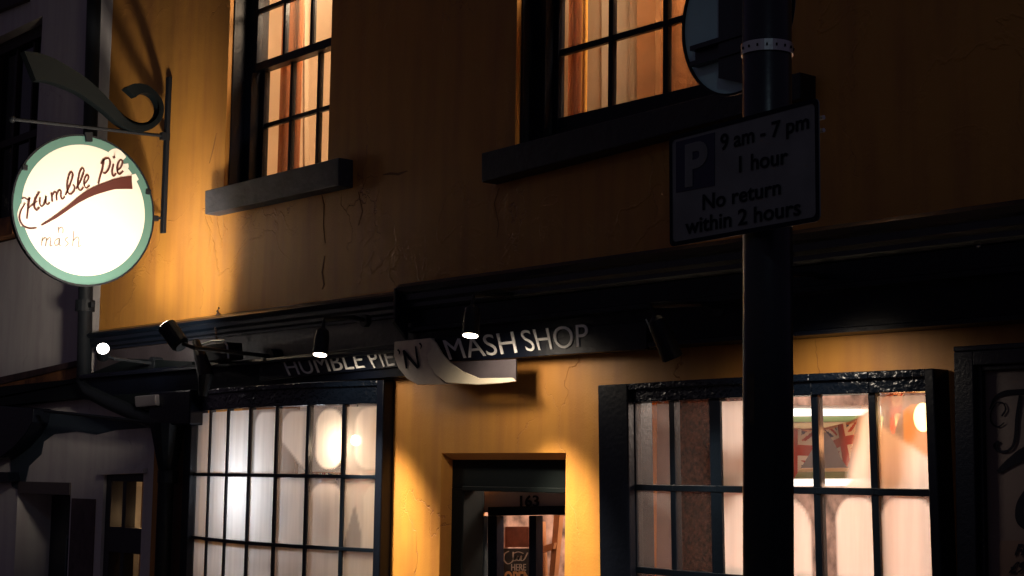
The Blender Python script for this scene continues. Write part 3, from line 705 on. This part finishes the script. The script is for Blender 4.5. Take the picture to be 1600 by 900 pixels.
# resample both edges to strips so the curl stays a clean sheet
def resamp(P, n):
    L = [0]
    for a, b in zip(P, P[1:]): L.append(L[-1] + (b - a).length)
    o = []; j = 0
    for i in range(n):
        s = L[-1] * i / (n - 1)
        while j < len(L) - 2 and L[j + 1] < s: j += 1
        o.append(P[j].lerp(P[j + 1], min(1, max(0, (s - L[j]) / (L[j + 1] - L[j] + 1e-9)))))
    return o
A2, B2 = resamp(A_, 60), resamp(B_, 60)
for i in range(59):
    qd = [H3(*A2[i]), H3(*A2[i + 1]), H3(*B2[i + 1]), H3(*B2[i])]
    m.prism([q + Vector((-.035, 0, 0)) for q in qd], (.07, 0, 0))
bmesh.ops.remove_doubles(m.bm, verts=m.bm.verts, dist=.0005)
m.build('flourish', MATTE, br)

# ================================================================== DRAINPIPE
t = thing('drainpipe', PY(262, 900, -.1), 'black cast iron drainpipe between the grey and yellow buildings, bending under the fascia', 'drainpipe')
yp = -.10; pr = .052
m = MB(); pa = PY(147, -120, yp); pb = PY(131, 585, yp)
m.tube([PY(150, -300, yp), PY(147, 0, yp), PY(134, 445, yp), PY(131, 596, yp), PY(140, 612, yp), PY(170, 628, yp), PY(225, 652, yp), PY(252, 664, yp), PY(262, 682, yp), (PY(262, 690, yp).x, yp, 0.05)], pr, 16); m.build('pipe', PIPE, t, smooth=True)
m = MB()
for (x, yy) in ((133, 478),):
    q = PY(x, yy, yp); m.tube([q - Vector((0, 0, .04)), q + Vector((0, 0, .04))], pr + .018, 16); m.box(q.x - .12, q.x + .12, yp - .01, yp + .02, q.z - .018, q.z + .018)
m.build('collar', PIPE, t); m = MB(); q = PY(262, 745, yp); m.tube([q - Vector((0, 0, .04)), q + Vector((0, 0, .04))], pr + .014, 16)
m.build('collar', PIPE, t)
m = MB(); q = PY(262, 700, yp); m.tube([q + Vector((0, 0, .16)), q + Vector((0, 0, .12)), q - Vector((0, 0, .06)), q - Vector((0, 0, .14))], [.12, .115, .075, pr + .004], 14); m.build('hopper', PIPE, t)

# ================================================================== GREY NEIGHBOUR
gb = thing('grey_building', (-8, 0, 0), 'dim grey rendered building left of the drainpipe with a dark sash window', 'building')
GX0, GX1, GXL = -13.0, XL - .003, XLO - .003
gwR = PY(63, 100, 0).x
upz0, upz1 = PY(30, 372, 0).z, PY(64, 26, 0).z
wx0, wx1 = PY(160, 800, 0).x, PY(222, 800, 0).x
dx0, dx1 = PY(24, 850, 0).x, PY(107, 850, 0).x
wz1 = PY(190, 737, 0).z; dz1 = PY(70, 772, 0).z
m = MB(); wall_cells(m, GX0, GXL, 0, 7.0, 0, .3, [(GX1, GXL, 2.34, 7.0), (gwR - 1.2, gwR, upz0, upz1), (wx0, wx1, .6, wz1), (dx0, dx1, 0, dz1)]); m.build('wall', GREY, gb)
m = MB(); m.box(GX0, GX1, 4, 4.2, 0, 7); m.box(GX1 - .14, GXL, .302, 3.998, 2.341, 2.349); m.box(GX0, GX0 + .15, .3, 4, 0, 7); m.box(GX1 - .15, GX1, .302, 3.998, 2.35, 7); m.box(GXL - .1, GXL, .302, 3.998, 0, 2.34); m.build('rear_wall', GREY, gb)
m = MB(); m.prism([(GX0 - .1, -.35, 6.95), (GX0 - .1, 4.4, 6.95), (GX0 - .1, 2, 8.8)], (GX1 - GX0, 0, 0)); m.build('roof', SLATE, gb)
DKW = mat('dark_brown_timber', (.03, .014, .012), .6, bump=.3, vary=.4)
m = MB(); x0, x1 = gwR - 1.2, gwR
m.box(x1 - .09, x1 - .002, .10, .2, upz0, upz1); m.box(x0 + .002, x0 + .09, .1, .2, upz0, upz1); m.box(x0 + .09, x1 - .09, .1, .2, upz1 - .1, upz1 - .002); m.box(x0 + .09, x1 - .09, .1, .2, upz0, upz0 + .08)
gw = m.build('window', DKW, gb, bevel=.004); gw['label'] = 'dark unlit sash window'
m = MB(); zm = (upz0 + upz1) / 2; m.box(x0 + .09, x1 - .09, .12, .17, zm - .03, zm + .03)
for k in (1, 2): xx = x0 + .09 + (1.2 - .18) * k / 3; m.box(xx - .014, xx + .014, .125, .165, upz0 + .08, upz1 - .1)
m.build('glazing_bar', DKW, gw)
m = MB(); m.add([(x0 + .09, .15, upz0 + .08), (x1 - .09, .15, upz0 + .08), (x1 - .09, .15, upz1 - .1), (x0 + .09, .15, upz1 - .1)], [(0, 1, 2, 3)])
m.build('glass', mat('dark_glass', (.006, .006, .01), .12), gw)
m = MB(); m.prism([PY(x, yy, -.09) for x, yy in [(-60, 352), (19, 337), (19, 366), (-60, 384)]], (0, .14, 0)); m.build('sill', OCHRE, gw, bevel=.008)  # ochre colour holds the sign's yellow light falling on this sill
# eaves strip top-left, head band
m = MB(); m.prism([PY(x, yy, -.05) for x, yy in [(-200, 95), (38, 0), (38, -60), (-200, -10)]], (0, .05, 0)); m.build('head_band', DKW, gb)
# shopfront of the grey building
m = MB(); m.prism([PY(x, yy, -.08) for x, yy in [(-200, 632), (120, 563), (120, 572), (-200, 648)]], (0, .08, 0)); m.build('red_brown_band', BROWNB, gb, bevel=.004)
m = MB(); m.prism([PY(x, yy, -.06) for x, yy in [(-200, 648), (120, 572), (120, 590), (-200, 668)]], (0, .06, 0)); m.build('ochre_band', OCHRE, gb)
m = MB(); m.prism([PY(x, yy, -.10) for x, yy in [(-200, 660), (0, 604), (118, 592), (200, 560), (300, 565), (300, 650), (120, 622), (0, 634), (-200, 655)]], (0, .098, 0)); m.build('fascia', MATTE, gb)
m = MB(); m.tube([PY(70, 642, -.14), PY(235, 660, -.14)], .012, 8); m.build('soffit_rod', PIPE, gb)
m = MB(); m.prism([PY(x, yy, -.14) for x, yy in [(0, 634), (52, 638), (50, 660), (38, 680), (20, 700), (0, 715), (-40, 720), (-40, 634)]], (0, .135, 0)); m.build('corbel', BLACK, gb, bevel=.006)
m = MB(); m.prism([PY(x, yy, -.10) for x, yy in [(-40, 736), (12, 738), (14, 752), (-40, 756)]], (0, .09, 0)); m.build('pilaster_cap', BLACK, gb)
m = MB(); m.prism([PY(x, yy, -.006) for x, yy in [(52, 640), (238, 662), (236, 668), (180, 672), (150, 679), (120, 674), (85, 678), (68, 690), (64, 710), (45, 728), (36, 770), (18, 760), (16, 715)]], (0, .005, 0)); m.build('painted_shadow_patch', NAVY, gb)  # shadow on the wall, painted as a flat navy patch
m = MB(); m.box(dx0, dx1, .28, .32, 0, dz1 - .02); zq = PY(60, 835, .28).z
gd = m.build('door', mat('dark_door_paint', (.014, .016, .028), .5, vary=.5), gb, bevel=.003); gd['label'] = 'dark unlit doorway door'
m = MB(); xa, xb = dx0 + (dx1 - dx0) * .35, dx0 + (dx1 - dx0) * .75; m.box(xa, xb, .262, .279, zq - .01, zq + .01); m.box(xa, xa + .02, .262, .279, .2, zq - .01); m.box(xb - .02, xb, .262, .279, .2, zq - .01); m.build('panel_moulding', mat('moulding_navy', (.03, .06, .09), .4), gd)
m = MB(); m.box(dx0 + (dx1 - dx0) * .02, dx1, -.012, -.001, dz1, dz1 + .09); m.build('lintel', mat('lintel_grey', (.10, .08, .08), .7), gb)
m = MB(); m.box(dx1 + .04, dx1 + .42, -.010, -.001, .4, 1.62); m.build('notice_patch', mat('faded_brick_red', (.12, .08, .085), .8, vary=.4, vscale=12), gb)
m = MB(); z_ = lambda yy: PY(190, yy, .1).z
m.box(wx0 + .002, wx0 + .08, .02, .12, .6, wz1 - .002); m.box(wx1 - .03, wx1 - .002, .02, .12, .6, wz1 - .002)
m.box(wx0 + .08, wx1 - .03, .02, .12, z_(752), wz1 - .002); m.box(wx0 + .08, wx1 - .03, .02, .12, z_(862), z_(823))
xm = (PY(197, 800, .05).x); m.box(xm - .025, xm + .025, .03, .11, .6, z_(823) if 0 else z_(752))
g2 = m.build('window', mat('shop_dark_timber', (.02, .02, .03), .5, vary=.3), gb, bevel=.004); g2['label'] = 'narrow two-light window with an amber glow behind'
m = MB(); m.prism([PY(x, yy, -.03) for x, yy in [(153, 735), (224, 732), (224, 739), (153, 742)]], (0, .029, 0)); m.build('hood_mould', GREY, g2)
m = MB(); m.add([(wx0 + .08, .07, .6), (wx1 - .03, .07, .6), (wx1 - .03, .07, wz1 - .1), (wx0 + .08, .07, wz1 - .1)], [(0, 1, 2, 3)]); o = m.build('glass', GLASSU, g2); o.data.attributes.new('fog', 'FLOAT', 'POINT')
m = MB(); m.box(wx0 - .1, wx1 + .4, .9, .95, .1, 2.6); m.box(wx0 - .15, wx0 - .1, .31, .95, .1, 2.6); m.box(wx1 + .4, wx1 + .45, .31, .95, .1, 2.6); m.build('inner_wall', mat('inner_amber_wall', (.3, .14, .06), .8, vary=.6, vscale=5), gb)
m = MB(); q = PY(168, 800, .35); q2 = PY(195, 800, .35); m.box(q.x, q2.x, .35, .37, .3, 1.95); tag(m.build('amber_curtain', ORANGE2), 'amber curtain behind the narrow window of the grey building', 'curtain')
m = MB(); q = PY(214, 786, .4); m.box(q.x - .1, q.x + .2, .36, .46, q.z - .01, q.z + .01); q = PY(214, 812, .4); m.box(q.x - .1, q.x + .2, .36, .46, q.z - .015, q.z + .015); tag(m.build('window_shelf', WHITEP), 'two small pale shelves behind the right light of the narrow window', 'shelf')
light('neighbour_room_light', 'POINT', (wx0 + .30, .20, 1.5), .9, (1, .6, .28), .05)

# brown pilaster between pipe and bow window
m = MB(); m.box(PY(272, 800, -.02).x, PY(291, 800, -.02).x, -.03, -.001, 0, 2.3); m.build('pilaster', BRONZE, shop)
m = MB(); q0, q1 = PY(236, 660, -.12).x, PY(300, 660, -.12).x; m.box(q0, q1, -.14, -.003, 2.12, 2.343); m.build('fascia_end_block', BLACK, shop, bevel=.01)

# ================================================================== STREET POST AND SIGNS
pp = CAM + FW * 3.8 + RT * ((1199.5 - 800) / FPX * 3.8); PXp, PYp = pp.x, pp.y
post = thing('sign_post', (PXp, PYp, 0), 'thick black steel sign post standing in front of the right shop window', 'post')
m = MB(); m.tube([(PXp, PYp, 0), (PXp, PYp, 4.4)], .057, 40, True); m.build('pole', POSTM, post, smooth=False)
for p_ in bpy.data.objects[ [o.name for o in post.children][0] ].data.polygons: p_.use_smooth = len(p_.vertices) == 4
m = MB(); m.tube([(PXp, PYp, 0), (PXp, PYp, .25), (PXp, PYp, .3)], [.075, .075, .058], 32); m.build('base_sleeve', POSTM, post)
vaxis = Vector((PXp, PYp, 0)); 
n_post = (Vector((CAM.x, CAM.y, 0)) - vaxis).normalized()
zb = PL(1199, 79, (PXp, PYp, 0) , n_post).z
m = MB(); m.tube([(PXp, PYp, zb - .013), (PXp, PYp, zb + .013)], .0605, 40)
bn = m.build('clamp_band', STEEL, post)
m = MB()
for k in range(10):
    a = math.atan2(n_post.y, n_post.x) + (k - 5) * .37; c_ = Vector((PXp + .061 * math.cos(a), PYp + .061 * math.sin(a), zb)); m.tube([c_ - Vector((0, 0, .003)), c_ + Vector((0, 0, .003))], .0022, 6)
m.build('band_slot', INK, bn)
m = MB(); m.box(PXp - .004, PXp + .004, PYp - .06, PYp - .056, .4, 4.2)
m = MB(); a0_ = math.atan2(n_post.y, n_post.x)
for k in range(8):
    a, b = a0_ - .95 + k * .05, a0_ - .95 + (k + 1) * .05; m.add([(PXp + .0576 * math.cos(t_), PYp + .0576 * math.sin(t_), z) for t_ in (a, b) for z in ((1.93 + .004 * (k % 3)), 2.05 - .006 * (k % 2))], [(0, 2, 3, 1)])
m.build('sticker_remnant', mat('sticker_brown', (.05, .035, .02), .7, vary=.5, vscale=40), post)
# round road sign, its back to the camera, clamped behind the post
nr = (Vector((CAM.x, CAM.y, 0)) - vaxis); dirl = Matrix.Rotation(math.radians(34.5), 3, 'Z') @ v_
nr = Vector((dirl.y, -dirl.x, 0)).normalized()
if nr.dot(CAM - vaxis) < 0: nr = -nr
p0 = vaxis - nr * .085
ctr = PL(1152, 22, p0, nr)
tx = nr.cross(Vector((0, 0, 1))).normalized()
rs = thing('round_road_sign', ctr, 'round road sign seen from its plain grey-green back, behind the post', 'road sign')
m = MB(); rr = .200; n = 64
m.prism([ctr + tx * rr * math.cos(2 * math.pi * k / n) + Vector((0, 0, 1)) * rr * math.sin(2 * math.pi * k / n) for k in range(n)], -nr * .003); m.build('disc', SIGNBACK, rs)
m = MB()
for k in range(n):
    a, b = 2 * math.pi * k / n, 2 * math.pi * (k + 1) / n
    m.prism([ctr + tx * q * math.cos(t_) + Vector((0, 0, q * math.sin(t_))) for q, t_ in ((rr - .003, a), (rr - .003, b), (rr + .003, b), (rr + .003, a))], nr * .006)
m.build('rim', PIPE, rs)
m = MB(); q = PL(1092, 90, p0, nr).z; lft = (PL(1090, 90, p0, nr) - ctr).dot(tx); rgt = -lft
a0 = ctr + tx * lft; a0.z = q; e0 = ctr + tx * (rgt); e0.z = q
for dz, th in ((.020, .006), (-.020, .006)):
    m.prism([a0 + Vector((0, 0, dz - th)), e0 + Vector((0, 0, dz - th)), e0 + Vector((0, 0, dz + th)), a0 + Vector((0, 0, dz + th))], nr * .026)
m.prism([a0 + Vector((0, 0, -.02)), e0 + Vector((0, 0, -.02)), e0 + Vector((0, 0, .02)), a0 + Vector((0, 0, .02))], nr * .008)
m.build('channel', POSTM, rs)
m = MB(); s0 = (PL(1132, 60, p0, nr) - ctr).dot(tx); s1 = (PL(1170, 60, p0, nr) - ctr).dot(tx)
m.prism([ctr + tx * s + Vector((0, 0, h)) for s, h in ((s0, -.155), (s1, -.185), (s1, .165), (s0, .155))], nr * .02); m.build('dark_strip', POSTM, rs)  # dark upright strip on the sign's back, beside the post

# parking plate
dirl = Matrix.Rotation(math.radians(34.5), 3, 'Z') @ v_          # runs away from the camera to the left
npn = Vector((dirl.y, -dirl.x, 0)).normalized()
if npn.dot(CAM - vaxis) < 0: npn = -npn
pc = vaxis + npn * .085
B = lambda x, y, o=0: PL(x, y, pc + npn * o, npn)
corners = [(1047, 386), (1281, 345), (1279, 152), (1046, 214)]
Q = quadmap([B(*c_) for c_ in corners])
ps = thing('parking_sign', B(1163, 275), 'oblong grey-white parking restriction plate with a dark P box, on the post', 'parking sign')
def rounded(u0, u1, w0, w1, ru, rw, k=6):
    P = []
    for cx_, cw_, a0_ in ((u1 - ru, w1 - rw, 0), (u0 + ru, w1 - rw, 90), (u0 + ru, w0 + rw, 180), (u1 - ru, w0 + rw, 270)):
        for i in range(k + 1): a = math.radians(a0_ + 90 * i / k); P.append((cx_ + ru * math.cos(a), cw_ + rw * math.sin(a)))
    return P
m = MB(); m.prism([Q(u, w_) for u, w_ in rounded(0, 1, 0, 1, .03, .05)], -npn * .003); m.build('plate', PLATE, ps)
m = MB(); O = rounded(0, 1, 0, 1, .03, .05); I = rounded(.022, .978, .038, .962, .025, .04); n = len(O)
m.add([Q(*p) + npn * .0012 for p in O] + [Q(*p) + npn * .0012 for p in I], [(i, (i + 1) % n, n + (i + 1) % n, n + i) for i in range(n)]); m.build('border', INK, ps)
def px2(u): return u
inv = lambda pts: [B(x, y, .0015) for x, y in pts]
m = MB(); m.prism([B(x, y) for x, y in [(1057, 301), (1117, 290), (1117, 207), (1057, 222)]], npn * .0016); m.build('parking_box', PLATED, ps)
bm = bmesh.new(); nn2 = npn
text_mesh(bm, 'P', inv([(1071, 290), (1106, 284), (1106, 218), (1071, 228)]), nn2, .002, .035); mb = MB(); mb.bm.free(); mb.bm = bm; mb.build('parking_letter', PLATE, ps)
bm = bmesh.new()
for s, q in (('9 am - 7 pm', [(1126, 235), (1264, 200), (1264, 176), (1126, 210)]), ('1 hour', [(1155, 269), (1231, 255), (1231, 230), (1155, 244)]),
             ('No return', [(1098, 328), (1220, 303), (1220, 279), (1098, 304)]), ('within 2 hours', [(1071, 366), (1251, 335), (1251, 310), (1071, 342)])):
    text_mesh(bm, s, inv(q), nn2, .001, .012)
mb = MB(); mb.bm.free(); mb.bm = bm; mb.build('lettering', INK, ps)
m = MB(); q = B(1284, 184, -.012)
for dz in (0, .028): m.tube([q + Vector((0, 0, -dz)) - dirl * .006, q + Vector((0, 0, -dz)) + dirl * .02], .005, 10)
zc = B(1199, 250).z
m.tube([(PXp, PYp, zc - .012), (PXp, PYp, zc + .012)], .064, 32); m.build('mounting_clip', STEEL, ps)

# ================================================================== FRAMED SIGN AT RIGHT
fs = thing('framed_sign', PY(1560, 900, -.05), 'tall black framed cream sign with painted script, right of the shop window', 'sign')
XF0, XF1 = PY(1497, 700, -.05).x, PY(1497, 700, -.05).x + 1.0
zt = PY(1500, 550, -.05).z
m = MB(); m.box(XF0, XF0 + .085, -.07, -.001, .5, zt); m.box(XF0, XF1, -.072, -.001, zt, zt + .02); m.box(XF0 + .085, XF1, -.07, -.001, zt - .055, zt); m.box(XF1 - .08, XF1, -.07, -.001, .5, zt - .055); m.box(XF0 + .085, XF1 - .08, -.07, -.001, .5, .57)
m.box(XF0 + .085, XF0 + .105, -.045, -.001, .57, zt - .055); m.box(XF0 + .105, XF1 - .08, -.045, -.001, zt - .075, zt - .055); m.build('frame', BLACKB, fs, bevel=.004)
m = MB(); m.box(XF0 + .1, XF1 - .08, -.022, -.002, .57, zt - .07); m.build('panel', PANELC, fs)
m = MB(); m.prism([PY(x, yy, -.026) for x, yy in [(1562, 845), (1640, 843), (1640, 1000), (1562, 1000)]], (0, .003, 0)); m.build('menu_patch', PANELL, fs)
bm = bmesh.new(); f = lambda x, y: PY(x, y, -.024)
stroke(bm, [(1547, 640), (1556, 622), (1572, 614), (1600, 612), (1640, 608)], [1.5, 5, 8, 9, 9], f, nn)
stroke(bm, [(1566, 650), (1572, 640), (1568, 630), (1558, 630), (1549, 645), (1550, 660), (1560, 667), (1570, 660)], [3, 3, 2, 2, 2, 2.5, 2.5, 1.5], f, nn)
stroke(bm, [(1595, 618), (1590, 650), (1586, 690), (1576, 704), (1562, 705), (1556, 696), (1562, 690)], [5, 5.5, 5, 4, 4, 7, 5], f, nn)
stroke(bm, [(1560, 738), (1580, 722), (1610, 705), (1660, 690)], [6, 14, 22, 26], f, nn)
stroke(bm, [(1612, 760), (1596, 785), (1594, 808), (1604, 822), (1640, 835)], [10, 12, 14, 12, 10], f, nn)
mb = MB(); mb.bm.free(); mb.bm = bm; mb.build('script_lettering', INK, fs)
bm = bmesh.new()
text_mesh(bm, 'From', [PY(x, yy, -.028) for x, yy in [(1585, 868), (1632, 866), (1634, 848), (1587, 850)]], (0, -1, 0), .002, .01, shear=.3)
text_mesh(bm, '£9.95', [PY(x, yy, -.028) for x, yy in [(1576, 895), (1632, 892), (1634, 876), (1578, 878)]], (0, -1, 0), .002, .01, shear=.3)
mb = MB(); mb.bm.free(); mb.bm = bm; mb.build('menu_lettering', INK, fs)
m = MB(); m.ball(PY(1523, 380, -.155), .012, sc=(1.2, .5, .8)); m.ball(PY(1529, 384, -.155), .009, sc=(1.2, .5, .8)); tag(m.build('fascia_glint', STEEL), 'tiny modelled hook on the black fascia at the far right', 'glint')  # two steel beads shaped to stand for a small highlight

# ================================================================== SHOP INTERIOR
def hang(name, x0, x1, Y, y0, y1, mt, label, cat, folds=5, amp=.02, py_mid=150, thick=.006):
    """a cloth hanging in folds"""
    a, b = PY(x0, py_mid, Y).x, PY(x1, py_mid, Y).x; n = max(12, folds * 8); bm = bmesh.new(); F, Bk = [], []
    for i in range(n + 1):
        u = i / n; x = a + (b - a) * u; yy = Y + amp * math.sin(u * folds * 2 * math.pi)
        F.append((bm.verts.new((x, yy, y0)), bm.verts.new((x, yy, y1)))); Bk.append((bm.verts.new((x, yy + thick, y0)), bm.verts.new((x, yy + thick, y1))))
    for i in range(n):
        bm.faces.new((F[i][0], F[i + 1][0], F[i + 1][1], F[i][1])); bm.faces.new((Bk[i][0], Bk[i][1], Bk[i + 1][1], Bk[i + 1][0]))
    for k in (0, n): bm.faces.new((F[k][0], F[k][1], Bk[k][1], Bk[k][0]))
    mb = MB(); mb.bm.free(); mb.bm = bm; o = mb.build(name, mt); tag(o, label, cat); return o
hang('curtain', 437, 470, .45, 3.1, 5.4, ORANGE, 'narrow burnt orange curtain inside the upper left window', 'curtain', 2, .012)
m = MB(); pxprism(m, [(380, 400), (401, 400), (401, -60), (380, -60)], .5, .05); tag(m.build('picture_panel', TAN), 'tan upright board at the left edge inside the upper left window', 'board')
m = MB(); pxprism(m, [(473, 290), (476, 290), (476, -60), (473, -60)], .6, .03); tag(m.build('wall_conduit', TAN), 'thin tan conduit on the wall inside the upper left window', 'conduit')
hang('curtain', 887, 908, .50, 3.1, 5.5, ORANGE, 'brown orange curtain inside the upper right window, nearest its left edge', 'curtain', 1, .012)
hang('curtain', 908, 916, .48, 3.1, 5.5, ORANGE2, 'bright amber curtain edge inside the upper right window', 'curtain', 1, .004)
cb = thing('cupboard', PY(950, 250, .8), 'pale cupboard with tan side inside the upper right window', 'cupboard')
m = MB(); pxprism(m, [(917, 260), (940, 260), (940, -60), (917, -60)], .8, .04); m.build('side_panel', TAN, cb)
m = MB(); pxprism(m, [(940, 260), (984, 260), (984, 56), (940, 66)], .78, .04); m.build('lower_door', PALE, cb)
m = MB(); pxprism(m, [(940, 64), (984, 54), (984, -60), (940, -60)], .785, .04); m.build('upper_door', PALE, cb)
m = MB(); pxprism(m, [(984, 260), (995, 260), (995, -60), (984, -60)], .74, .04); tag(m.build('door_post', TAN), 'tan door post inside the upper right window, beside the pale cupboard door', 'post')
m = MB(); pxprism(m, [(995, 260), (1024, 260), (1024, -60), (995, -60)], .70, .04); tag(m.build('orange_screen', mat('soft_orange_panel', (.62, .30, .12), .7, vary=.3, vscale=6)), 'soft orange panel inside the upper right window beside the glazing bar', 'panel')
hang('curtain', 1032, 1140, .42, 3.1, 5.5, mat('rust_curtain_cloth', (.60, .22, .05), .85, bump=.3, vary=.45, vscale=5), 'wide rust orange curtain inside the upper right window, next to the round sign', 'curtain', 3, .012)
light('upper_left_room_light', 'POINT', (-2.1, .36, 5.0), 78, (1, .74, .48), .12)
light('upper_right_room_light', 'POINT', (.9, .36, 5.0), 150, (1, .74, .47), .12)

# left shop window: bulb, and an added cool light that whitens the middle panes
q = PY(557, 688, .03)
t = thing('window_bulb', q, 'glaring bare bulb behind the right panes of the bow window', 'bulb')
m = MB(); m.ball(q, .032); m.build('bulb', BULB, t, smooth=True); m = MB(); m.tube([q + Vector((0, 0, .03)), q + Vector((0, 0, .10))], .014, 10); m.tube([q + Vector((0, 0, .10)), (q.x, q.y, 2.74)], .004, 6); m.build('cord', PIPE, t)
light('window_bulb_light', 'POINT', q + Vector((0, .0, -.045)), 3.2, (1, .72, .48), .035)
light('cool_fill_light', 'POINT', PY(445, 760, .18), 10, (.82, .90, 1), .08)
light('left_shop_light', 'POINT', (-1.5, 1.2, 2.4), 13, (1, .74, .56), .15)
light('left_shop_corner_light', 'POINT', (-3.3, .9, 1.9), .2, (.95, .9, 1.0), .15)
light('door_room_light', 'POINT', (0.1, .8, 2.3), 75, (1, .74, .55), .1)
light('right_shop_light', 'POINT', (2.1, 1.3, 2.4), 75, (1, .80, .66), .15)
light('right_window_light', 'POINT', (1.95, .28, .92), 15, (1, .44, .32), .08)

# right shop window: brick pier, menu board, tube, bunting, orange lamp, white reveal
m = MB(); a, b = PY(1052, 800, .5).x, PY(1135, 800, .5).x; m.box(a, b, .5, .62, .03, 2.73); tag(m.build('brick_pier', BRICKC), 'dark speckled brick pier behind the left panes of the right shop window', 'pillar')
m = MB(); a, b = PY(960, 800, .25).x, PY(1053, 800, .25).x; m.box(a, b, .25, .28, .03, 2.73); tag(m.build('window_lining', mat('lining_lilac_grey', (.42, .36, .40), .7)), 'pale mauve lining board behind the leftmost panes of the right shop window', 'board')
Ym = .95
mb_ = thing('menu_board', PY(1290, 760, Ym), 'grey blue board with green and cream striped edges inside the right shop window', 'menu board')
m = MB(); pxprism(m, [(1150, 732), (1372, 730), (1372, 676), (1150, 676)], Ym, .03); m.build('panel', MBLUE, mb_)
m = MB(); pxprism(m, [(1150, 748), (1372, 747), (1372, 737), (1150, 738)], Ym - .012, .04); pxprism(m, [(1150, 661), (1372, 658), (1372, 650), (1150, 652)], Ym - .012, .04); m.build('green_stripe', MGREEN, mb_)
m = MB(); pxprism(m, [(1150, 737.5), (1372, 736.5), (1372, 731), (1150, 733)], Ym - .008, .03); pxprism(m, [(1150, 675.5), (1372, 675), (1372, 659), (1150, 662)], Ym - .008, .03); m.build('cream_stripe', MCREAM, mb_)
m = MB(); pxprism(m, [(1150, 760), (1372, 759), (1372, 748), (1150, 749)], Ym - .012, .04); m.build('light_strip', TUBE, mb_)
tl_ = thing('strip_light', PY(1290, 645, Ym), 'white glowing strip light above the striped menu board', 'lamp')
m = MB(); pxprism(m, [(1150, 651), (1366, 648), (1366, 640), (1150, 638)], Ym - .05, .05); m.build('diffuser', TUBE, tl_)
m = MB(); pxprism(m, [(1150, 637.5), (1366, 639.5), (1366, 634), (1150, 632)], Ym - .04, .05); m.build('housing', WHITEP, tl_)

def union_flag(A, Bp, Cp, mats, parent, n=44):
    """triangular flag: crosses laid out on the cloth itself"""
    A, Bp, Cp = Vector(A), Vector(Bp), Vector(Cp); bm = bmesh.new(); V = {}
    def col(u, v):                                             # u 0..1 across, v 0 top..1 tip
        x, y = (u - .5) * 2, (v - .40) * 1.5
        if abs(x) < .16 or abs(y) < .16: return 1
        if abs(x) < .28 or abs(y) < .28: return 0
        d = abs(abs(x) - abs(y) * 1.25)
        return 1 if d < .08 else (0 if d < .24 else 2)
    for j in range(n + 1):
        for i in range(n + 1 - j):
            v = j / n; u = i / n; p = A + (Bp - A) * u + (Cp - A) * v; p.y += .012 * math.sin(9 * (u + v * .6)); V[i, j] = (bm.verts.new(p), u + v / 2, v)
    for j in range(n):
        for i in range(n - j):
            a, b, c = V[i, j], V[i + 1, j], V[i, j + 1]
            bm.faces.new((a[0], b[0], c[0])).material_index = col((a[1] + b[1] + c[1]) / 3, (a[2] + b[2] + c[2]) / 3)
            if i < n - j - 1:
                e = V[i + 1, j + 1]; bm.faces.new((b[0], e[0], c[0])).material_index = col((e[1] + b[1] + c[1]) / 3, (e[2] + b[2] + c[2]) / 3)
    mb = MB(); mb.bm.free(); mb.bm = bm; return mb.build('flag', mats, parent)
Yf = .22
bt = thing('bunting', PY(1300, 670, Yf), 'string of red white and blue triangular flags across the right shop window', 'bunting')
m = MB(); m.tube([PY(x, y, Yf) for x, y in [(1130, 640), (1180, 660), (1215, 668), (1255, 672), (1290, 670), (1325, 662), (1352, 650), (1385, 620), (1415, 610), (1445, 606)]], .006, 6); m.build('tape', STRING, bt)
union_flag(PY(1204, 670, Yf), PY(1282, 672, Yf), PY(1240, 752, Yf), BUNT, bt)
union_flag(PY(1287, 671, Yf), PY(1343, 655, Yf), PY(1326, 730, Yf), BUNT, bt)
union_flag(PY(1372, 628, Yf), PY(1412, 612, Yf), PY(1398, 678, Yf), BUNT, bt)
bt2 = thing('bunting', PY(500, 740, .2), 'string of flags dimly seen behind the misted bow window', 'bunting')
m = MB(); m.tube([PY(x, y, .12) for x, y in [(430, 748), (490, 738), (545, 740), (600, 736)]], .005, 6); m.build('tape', STRING, bt2)
union_flag(PY(486, 738, .12), PY(530, 740, .12), PY(508, 790, .12), BUNT, bt2, 24)
union_flag(PY(538, 740, .12), PY(582, 738, .12), PY(560, 800, .12), BUNT, bt2, 24)
q = PY(1436, 665, .22)
ol = thing('table_lamp', q, 'glowing orange shaded lamp in the right corner of the right shop window', 'lamp')
m = MB(); m.tube([q + Vector((0, 0, -.12)), q + Vector((0, 0, -.10)), q + Vector((0, 0, .06)), q + Vector((0, 0, .085))], [.05, .062, .062, .03], 20); m.build('shade', OLAMP, ol)
m = MB(); c2 = PY(1442, 652, .10); m.ball(c2, .036, sc=(1, 1, 1.6)); m.build('bulb', OLAMPC, ol, smooth=True)
m = MB(); m.tube([q + Vector((0, 0, -.12)), (q.x, q.y, .75)], .012, 8); m.tube([(q.x, q.y, .72), (q.x, q.y, .75)], .07, 16); m.build('stand', PIPE, ol)
light('orange_lamp_light', 'POINT', q + Vector((-.09, -.02, -.05)), 2.2, (1, .42, .16), .04)
for nm, (a, b, y_, z_, lab) in {'window_table': (1.0, 2.5, .45, .72, 'plain pale table behind the right shop window'), 'window_bench': (-3.0, -1.2, .5, .70, 'plain pale bench behind the bow window')}.items():
    t = thing(nm, ((a + b) / 2, y_, 0), lab, nm.split('_')[1]); m = MB(); m.box(a, b, y_, y_ + .5, z_, z_ + .04); m.build('top', WHITEP, t, bevel=.004)
    for sx in (a + .05, b - .1):
        for sy in (y_ + .03, y_ + .42): m = MB(); m.box(sx, sx + .05, sy, sy + .05, .02, z_); m.build('leg', PINE, t)
